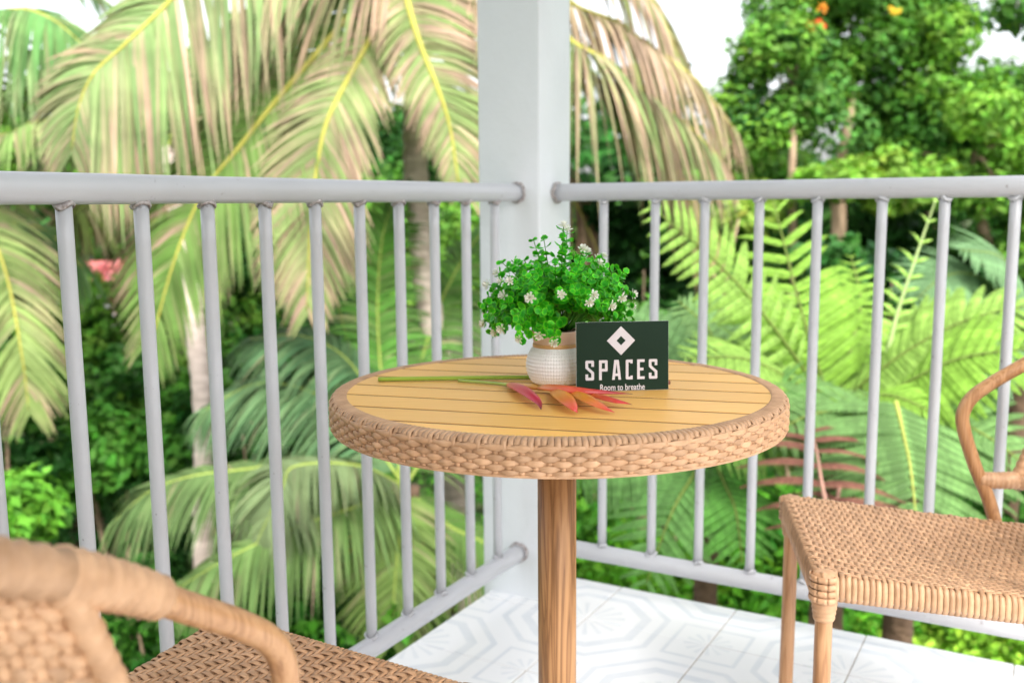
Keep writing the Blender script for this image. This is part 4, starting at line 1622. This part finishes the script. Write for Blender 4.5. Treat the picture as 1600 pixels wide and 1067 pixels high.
# fern between post and table
f4c = at(1110, 700, 4.2)
f4b = np.array([f4c[0], f4c[1] + .2, -3.2])
fern4 = empty('tree_fern', f4b)
tag(fern4, 'soft green fern seen under and beside the table top, right of the post', 'fern')
trunk(fern4, [f4b, mixc(f4b, f4c, .5), f4c], [.08, .06, .05], M['fern_trunk'])
fern_frond(fern4, [(1110, 700, 4.2), (1085, 740, 3.9), (1050, 800, 3.7), (1010, 910, 3.6)], .30, 18, (.145, .32, .085), up=(0, -.8, .6), droop=.3, prof=([0, .15, .4, .8, 1], [.9, 1, 1, .7, .3]))
fern_frond(fern4, [(1110, 700, 4.2), (1130, 750, 3.9), (1150, 800, 3.7), (1160, 880, 3.6)], .28, 16, (.16, .42, .08), up=(0, -.8, .6), droop=.3)
fern_frond(fern4, [(1110, 700, 4.2), (1050, 600, 4.3), (1000, 530, 4.4), (950, 490, 4.5)], .34, 20, (.165, .31, .115), up=(0, -.7, .7), droop=.3)
fern_frond(fern4, [(1110, 700, 4.2), (1120, 600, 4.4), (1110, 520, 4.5), (1060, 470, 4.6)], .34, 20, (.19, .34, .12), up=(0, -.7, .7), droop=.3)
fern_frond(fern4, [(1110, 700, 4.2), (1040, 690, 4.0), (960, 700, 3.9), (890, 750, 3.9)], .34, 20, (.145, .31, .085), up=(0, -.6, .8), droop=.3)
fern_frond(fern4, [(1110, 700, 4.2), (1180, 640, 4.1), (1230, 630, 4.0), (1290, 660, 3.9)], .30, 18, (.145, .31, .085), up=(0, -.6, .8), droop=.3)
# dead brown frond
f5 = at(1290, 800, 3.5)
f5b = np.array([f5[0], f5[1] + .3, -3.2])
fern5 = empty('dead_fern', f5b)
tag(fern5, 'withered reddish brown fern frond behind the front edge of the right chair', 'dead fern')
trunk(fern5, [f5b, mixc(f5b, f5, .5), f5], [.06, .05, .03], M['fern_trunk'])
BR_ = (.24, .105, .075)
fern_frond(fern5, [(1300, 830, 3.2), (1285, 760, 3.35), (1276, 705, 3.5), (1268, 672, 3.65)], .25, 7, BR_, up=(0, -.35, 1), droop=.50, mat=M['dead'], stalkc=(.42, .24, .18), prof=([0, .3, .7, 1], [.75, 1, 1, .9]), fwd=.05, lift=.28, pl=.12)
fern_frond(fern5, [(1300, 830, 3.2), (1310, 770, 3.4), (1318, 730, 3.6), (1320, 705, 3.7)], .16, 5, BR_, up=(0, -.35, 1), droop=.6, mat=M['dead'], stalkc=(.42, .24, .18), prof=([0, .3, .7, 1], [.8, 1, 1, .7]), fwd=.05, lift=.25, pl=.13)

# ------------------------------------------------------------------ broadleaf trees upper right
G1, G2, G3, G4 = (.045, .15, .022), (.17, .36, .045), (.075, .21, .05), (.28, .42, .07)


def gpt(x, Y):
    p = at(x, 400, Y)
    return np.array([p[0], Y, float(gz(p[0], Y))])


def rt_tree(label, px, Y, tpts, tr, bl, nclump=16, crad=.5, per=150, leaf=.085, c1=G1, c2=G2, **k):
    k_ = Y / FPX
    return tree('broadleaf_tree', label, 'tree', gpt(px, Y), [at(*p) for p in tpts], tr, [(at(*c), (r[0] * k_, r[1] * k_, r[2] * k_)) for c, r in bl], nclump, crad, per, leaf, c1, c2, 'broadleaf trees behind the garden', **k)


rt_tree('slim tree with rounded crown right of the sky gap, pale straight trunk', 1240, 12.7, [(1238, 420, 12.7), (1237, 300, 12.7), (1239, 215, 12.8), (1240, 120, 13.2)], [.07, .055, .05, .045, .03],
        [((1215, 110, 13), (75, 60, 100)), ((1230, 30, 13), (60, 60, 70)), ((1180, 190, 13.2), (50, 50, 60)), ((1270, 180, 13.2), (60, 50, 50))], 15, .42, 270, .060, G3, G2)
t2, cen2 = rt_tree('tall dense tree with forked trunk and a few red blossoms, upper right', 1310, 13.2, [(1312, 420, 13.2), (1314, 260, 13.2), (1326, 190, 13.4), (1336, 120, 14)], [.10, .08, .07, .06, .04],
        [((1330, 60, 14), (110, 110, 90)), ((1420, 110, 14), (90, 90, 80)), ((1350, -40, 14), (120, 120, 60)), ((1300, 150, 14), (60, 60, 50)), ((1450, 30, 14), (70, 70, 60)), ((1385, 190, 14.4), (70, 60, 50))], 15, .45, 270, .064, G1, G2)
mbf = MB()
for px_, py_, c_ in ((1265, 40, (.65, .05, .02)), (1280, 36, (.65, .06, .02)), (1283, 12, (.65, .25, .03)), (1262, 44, (.6, .04, .02)), (1400, 20, (.6, .4, .03))):
    Cc = at(px_, py_, 12.9) + rng.normal(0, .03, (9, 3))
    V_, T_, C_ = leaf_cloud(Cc, .05, np.tile([0, -1, .3], (9, 1)), np.tile(c_, (9, 1)))
    mbf.add(V_, [tuple(t) for t in T_], C_)
mbf.build('blossoms', M['petal'], t2, world=True, kind='stuff')
rt_tree('dark leafy tree at the right edge under the bright sky patch', 1560, 13, [(1545, 430, 13), (1530, 330, 13), (1520, 240, 13)], [.10, .08, .07, .05],
        [((1510, 190, 13), (80, 80, 60)), ((1570, 150, 13.5), (60, 60, 40)), ((1560, 260, 13), (80, 80, 70)), ((1470, 270, 13), (80, 80, 70)), ((1590, 350, 13), (80, 80, 60))], 16, .42, 270, .060, G1, G2)
rt_tree('low bushy tree with yellowish leaves just above the right rail', 1300, 12, [(1300, 440, 12), (1305, 360, 12), (1300, 300, 12)], [.08, .06, .05, .03],
        [((1300, 275, 12), (50, 60, 26)), ((1390, 275, 12), (70, 80, 35)), ((1180, 330, 12.5), (40, 50, 30))], 18, .30, 130, .07, G2, G4)
rt_tree('shaded tree filling the gap behind the ferns at right', 1480, 15, [(1480, 480, 15), (1475, 420, 15), (1470, 370, 15)], [.1, .08, .07, .05],
        [((1420, 350, 15), (110, 110, 60)), ((1560, 400, 15), (100, 100, 70)), ((1300, 370, 15), (110, 110, 70)), ((1440, 230, 15.5), (120, 120, 80))], 18, .5, 150, .10, (.02, .075, .014), (.04, .13, .02))
rt_tree('leafy branch of a tree hanging in at the top right corner', 1660, 9, [(1680, 200, 9), (1670, 60, 9), (1640, 0, 9)], [.1, .08, .06, .03],
        [((1580, 15, 9), (40, 40, 22)), ((1620, 40, 9), (40, 40, 30)), ((1660, -40, 9), (60, 60, 50))], 16, .22, 70, .055, G3, G2)
rt_tree('tree with dense dark crown between palm fronds and tree gap', 1130, 17, [(1130, 440, 17), (1125, 380, 17), (1120, 330, 17)], [.12, .1, .08, .05],
        [((1110, 320, 17), (90, 90, 60)), ((1180, 360, 17), (90, 90, 60)), ((1000, 380, 17), (100, 100, 70)), ((1180, 250, 17), (50, 60, 40))], 16, .55, 150, .11, G1, G2)
# ---- left jungle trees
lt = [('dark tree behind the second palm trunk, left of centre', 420, 13, (420, 470), [((420, 420, 13), (120, 120, 90)), ((330, 380, 13), (100, 100, 80))], G1, G3),
      ('shaded tree behind the railing at far left', 60, 12, (70, 560), [((60, 560, 12), (110, 110, 90)), ((150, 500, 12), (90, 90, 70))], G1, G2),
      ('dense green tree low behind the left balusters', 230, 12, (230, 640), [((220, 620, 12), (120, 120, 90)), ((330, 560, 12), (100, 100, 80))], (.02, .085, .014), G2),
      ('green tree behind the main palm trunk', 600, 14, (600, 400), [((590, 380, 14), (120, 120, 90)), ((700, 400, 14), (110, 110, 90)), ((520, 470, 14), (90, 90, 80))], G1, G2),
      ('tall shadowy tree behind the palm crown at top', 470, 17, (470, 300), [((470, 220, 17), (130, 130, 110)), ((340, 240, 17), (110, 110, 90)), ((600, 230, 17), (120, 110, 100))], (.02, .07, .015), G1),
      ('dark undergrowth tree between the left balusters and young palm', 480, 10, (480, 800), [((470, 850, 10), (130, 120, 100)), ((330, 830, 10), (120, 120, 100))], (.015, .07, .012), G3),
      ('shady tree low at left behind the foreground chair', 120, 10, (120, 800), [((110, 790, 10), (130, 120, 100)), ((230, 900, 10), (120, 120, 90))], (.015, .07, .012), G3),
      ('bushy tree at far upper left behind the palm fronds', 100, 16, (100, 330), [((90, 270, 16), (130, 130, 90)), ((230, 300, 16), (110, 110, 80)), ((-20, 200, 16), (110, 110, 90))], G1, G2),
      ('leafy tree right behind the post', 800, 13, (800, 450), [((800, 420, 13), (120, 120, 110)), ((900, 470, 13), (110, 110, 90))], G1, G2)]
for lb, px_, Y_, tp, bl_, ca, cb in lt:
    rt_tree(lb, px_, Y_, [(tp[0], tp[1] + 60, Y_), (tp[0], tp[1], Y_)], [.12, .09, .06], bl_, 15, .5, 200, .075, ca, cb)

# ------------------------------------------------------------------ shrubs
def shrub(label, c, r, n, leaf, c1, c2, per=110, crad=.22, mat=None):
    g = float(gz(c[0], c[1]))
    root = empty('shrub', (c[0], c[1], g))
    tag(root, label, 'shrub', 'shrubs below the balcony')
    mb = MB()
    for k in range(6):
        t = np.asarray(c) + rng.normal(0, .35, 3) * np.asarray(r)
        P = smooth_line([(c[0] + rng.normal(0, .08), c[1] + rng.normal(0, .08), g), ((c[0] + t[0]) / 2, (c[1] + t[1]) / 2, (g + t[2]) / 2), t], 8)
        tube(mb, P, np.linspace(.03, .008, 8), 6, color=(.2, .14, .08))
    mb.build('stems', M['bark'], root, world=True)
    cen = np.array([np.asarray(c) + nrm(rng.normal(0, 1, 3)) * random.uniform(.3, 1) * np.asarray(r) for _ in range(n)])
    V, T, C = leaf_cloud(*clump_leaves(cen, crad * rng.uniform(.7, 1.4, n), per, leaf, c1, c2))
    cloud_obj('foliage', V, T, C, M['tree_leaf'], root)


SH = [
    ('bright green shrub under the bottom rail at far right', 1540, 1000, 5.2, (.75, .5, .35), 34, .035, (.14, .34, .03), (.30, .52, .05)),
    ('green shrub under the bottom rail between the two chair legs', 1330, 960, 5.6, (.7, .5, .35), 30, .04, (.05, .2, .02), (.14, .38, .03)),
    ('leafy shrub just right of the table pole under the rail', 1080, 930, 5.4, (.6, .5, .3), 28, .04, (.06, .22, .02), (.16, .42, .03)),
    ('green shrub seen through the right rail left of the chair leg', 1170, 830, 6.2, (.6, .5, .4), 28, .045, (.05, .2, .02), (.14, .38, .03)),
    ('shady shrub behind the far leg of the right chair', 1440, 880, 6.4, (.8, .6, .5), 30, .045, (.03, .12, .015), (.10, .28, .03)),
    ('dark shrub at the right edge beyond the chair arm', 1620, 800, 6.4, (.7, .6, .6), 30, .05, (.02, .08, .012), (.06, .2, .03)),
    ('bright small shrub at far left above the chair back', 12, 800, 5.6, (.20, .25, .15), 11, .045, (.10, .30, .025), (.16, .40, .05)),
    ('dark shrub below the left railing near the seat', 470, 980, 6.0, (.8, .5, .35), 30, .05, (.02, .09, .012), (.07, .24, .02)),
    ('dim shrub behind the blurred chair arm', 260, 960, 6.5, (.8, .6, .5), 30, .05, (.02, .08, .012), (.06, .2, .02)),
    ('green shrub at the foot of the young palm', 560, 1000, 6.4, (.6, .5, .3), 24, .045, (.05, .2, .02), (.14, .4, .03)),
    ('orange tinged shrub left of the main palm trunk', 660, 880, 7.6, (.5, .4, .4), 20, .05, (.10, .12, .02), (.28, .16, .03)),
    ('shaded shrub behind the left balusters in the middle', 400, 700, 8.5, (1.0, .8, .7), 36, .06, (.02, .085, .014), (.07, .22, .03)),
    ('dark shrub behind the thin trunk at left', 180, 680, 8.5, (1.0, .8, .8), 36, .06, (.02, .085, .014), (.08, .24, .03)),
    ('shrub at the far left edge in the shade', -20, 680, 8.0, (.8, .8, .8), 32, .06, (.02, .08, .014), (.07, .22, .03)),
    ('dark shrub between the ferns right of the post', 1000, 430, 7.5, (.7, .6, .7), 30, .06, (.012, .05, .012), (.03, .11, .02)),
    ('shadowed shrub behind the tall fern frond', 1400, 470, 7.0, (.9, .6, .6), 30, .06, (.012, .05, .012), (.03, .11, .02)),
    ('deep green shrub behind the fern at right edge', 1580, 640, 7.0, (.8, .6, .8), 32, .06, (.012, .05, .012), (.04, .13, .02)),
    ('green shrub behind the table right of the post', 960, 640, 6.6, (.6, .6, .8), 30, .055, (.06, .2, .03), (.14, .34, .06)),
    ('shrub low behind the table pole', 900, 850, 6.4, (.6, .6, .6), 28, .05, (.05, .18, .02), (.13, .36, .03)),
]
for lb, px_, py_, Y_, r_, n_, lf, ca, cb in SH:
    shrub(lb, at(px_, py_, Y_), r_, n_, lf, ca, cb)
# pink blossoming shrub far left with a small white house behind it
pk = at(180, 430, 19)
shrub('pink blossoming shrub seen far off between the first two left balusters', at(175, 438, 14.5), (.38, .3, .30), 10, .05, (.55, .16, .18), (.62, .26, .28), per=60, crad=.15)
hb = np.array([*at(140, 450, 23)[:2], 0.0])
hb[2] = float(gz(hb[0], hb[1]))
house = empty('house', hb)
tag(house, 'small white house with reddish roof glimpsed far off through the left railing', 'house')
hz_ = at(140, 430, 24)[2]
mb = MB()
box(mb, -0.9, 0.9, -.9, .9, 0, hz_ - hb[2])
mb.build('wall', M['house_wall'], house, smooth=False)
mb = MB()
zr = hz_ - hb[2]
mb.add([(-1.1, -1.1, zr - .05), (1.1, -1.1, zr - .05), (1.1, 1.1, zr - .05), (-1.1, 1.1, zr - .05), (-1.1, 0, zr + .4), (1.1, 0, zr + .4)], [(0, 1, 5, 4), (2, 3, 4, 5), (0, 4, 3), (1, 2, 5), (0, 3, 2, 1)])
mb.build('roof', M['house_roof'], house, smooth=False)
for k in (-.45, .45):
    mb = MB()
    box(mb, k - .2, k + .2, -.93, -.901, zr - 1.2, zr - .5)
    mb.build('window', M['soil'], house, smooth=False)

# ------------------------------------------------------------------ far woods and ground cover
NW_ = 16000
xx = rng.uniform(-34, 34, NW_)
yy = rng.uniform(24, 34, NW_)
hh = gz(xx, yy) + rng.uniform(0, 1, NW_) ** .8 * (4.2 + 1.4 * np.sin(xx * .55) + .9 * np.sin(xx * 1.7 + 1) + 1.3 * (xx < 2))
base = np.array([(.03, .10, .02)]) * rng.uniform(.6, 1.8, (NW_, 1)) * (1 + rng.normal(0, .1, (NW_, 3)))
V, T, C = leaf_cloud(np.stack([xx, yy, hh], 1), rng.uniform(.22, .45, NW_), np.tile([0, -.5, .7], (NW_, 1)), np.abs(base))
fw = cloud_obj('far_woods', V, T, C, M['tree_leaf'])
tag(fw, 'distant green woods closing the view behind the garden', 'woods', kind='stuff')
NG = 26000
xx = rng.uniform(-9, 10, NG)
yy = rng.uniform(3.2, 15, NG)
zz_ = gz(xx, yy) + rng.uniform(0, .75, NG) * (.6 + .4 * np.sin(xx * 1.9) * np.cos(yy * 1.7))
base = mixc(np.array([(.02, .085, .012)]), np.array([(.09, .27, .03)]), rng.uniform(0, 1, (NG, 1)) ** 1.5)
V, T, C = leaf_cloud(np.stack([xx, yy, zz_], 1), rng.uniform(.05, .11, NG), np.tile([0, -.3, .9], (NG, 1)), base)
gc = cloud_obj('ground_cover', V, T, C, M['tree_leaf'])
tag(gc, 'low leafy ground cover over the garden floor below the balcony', 'ground cover', kind='stuff')
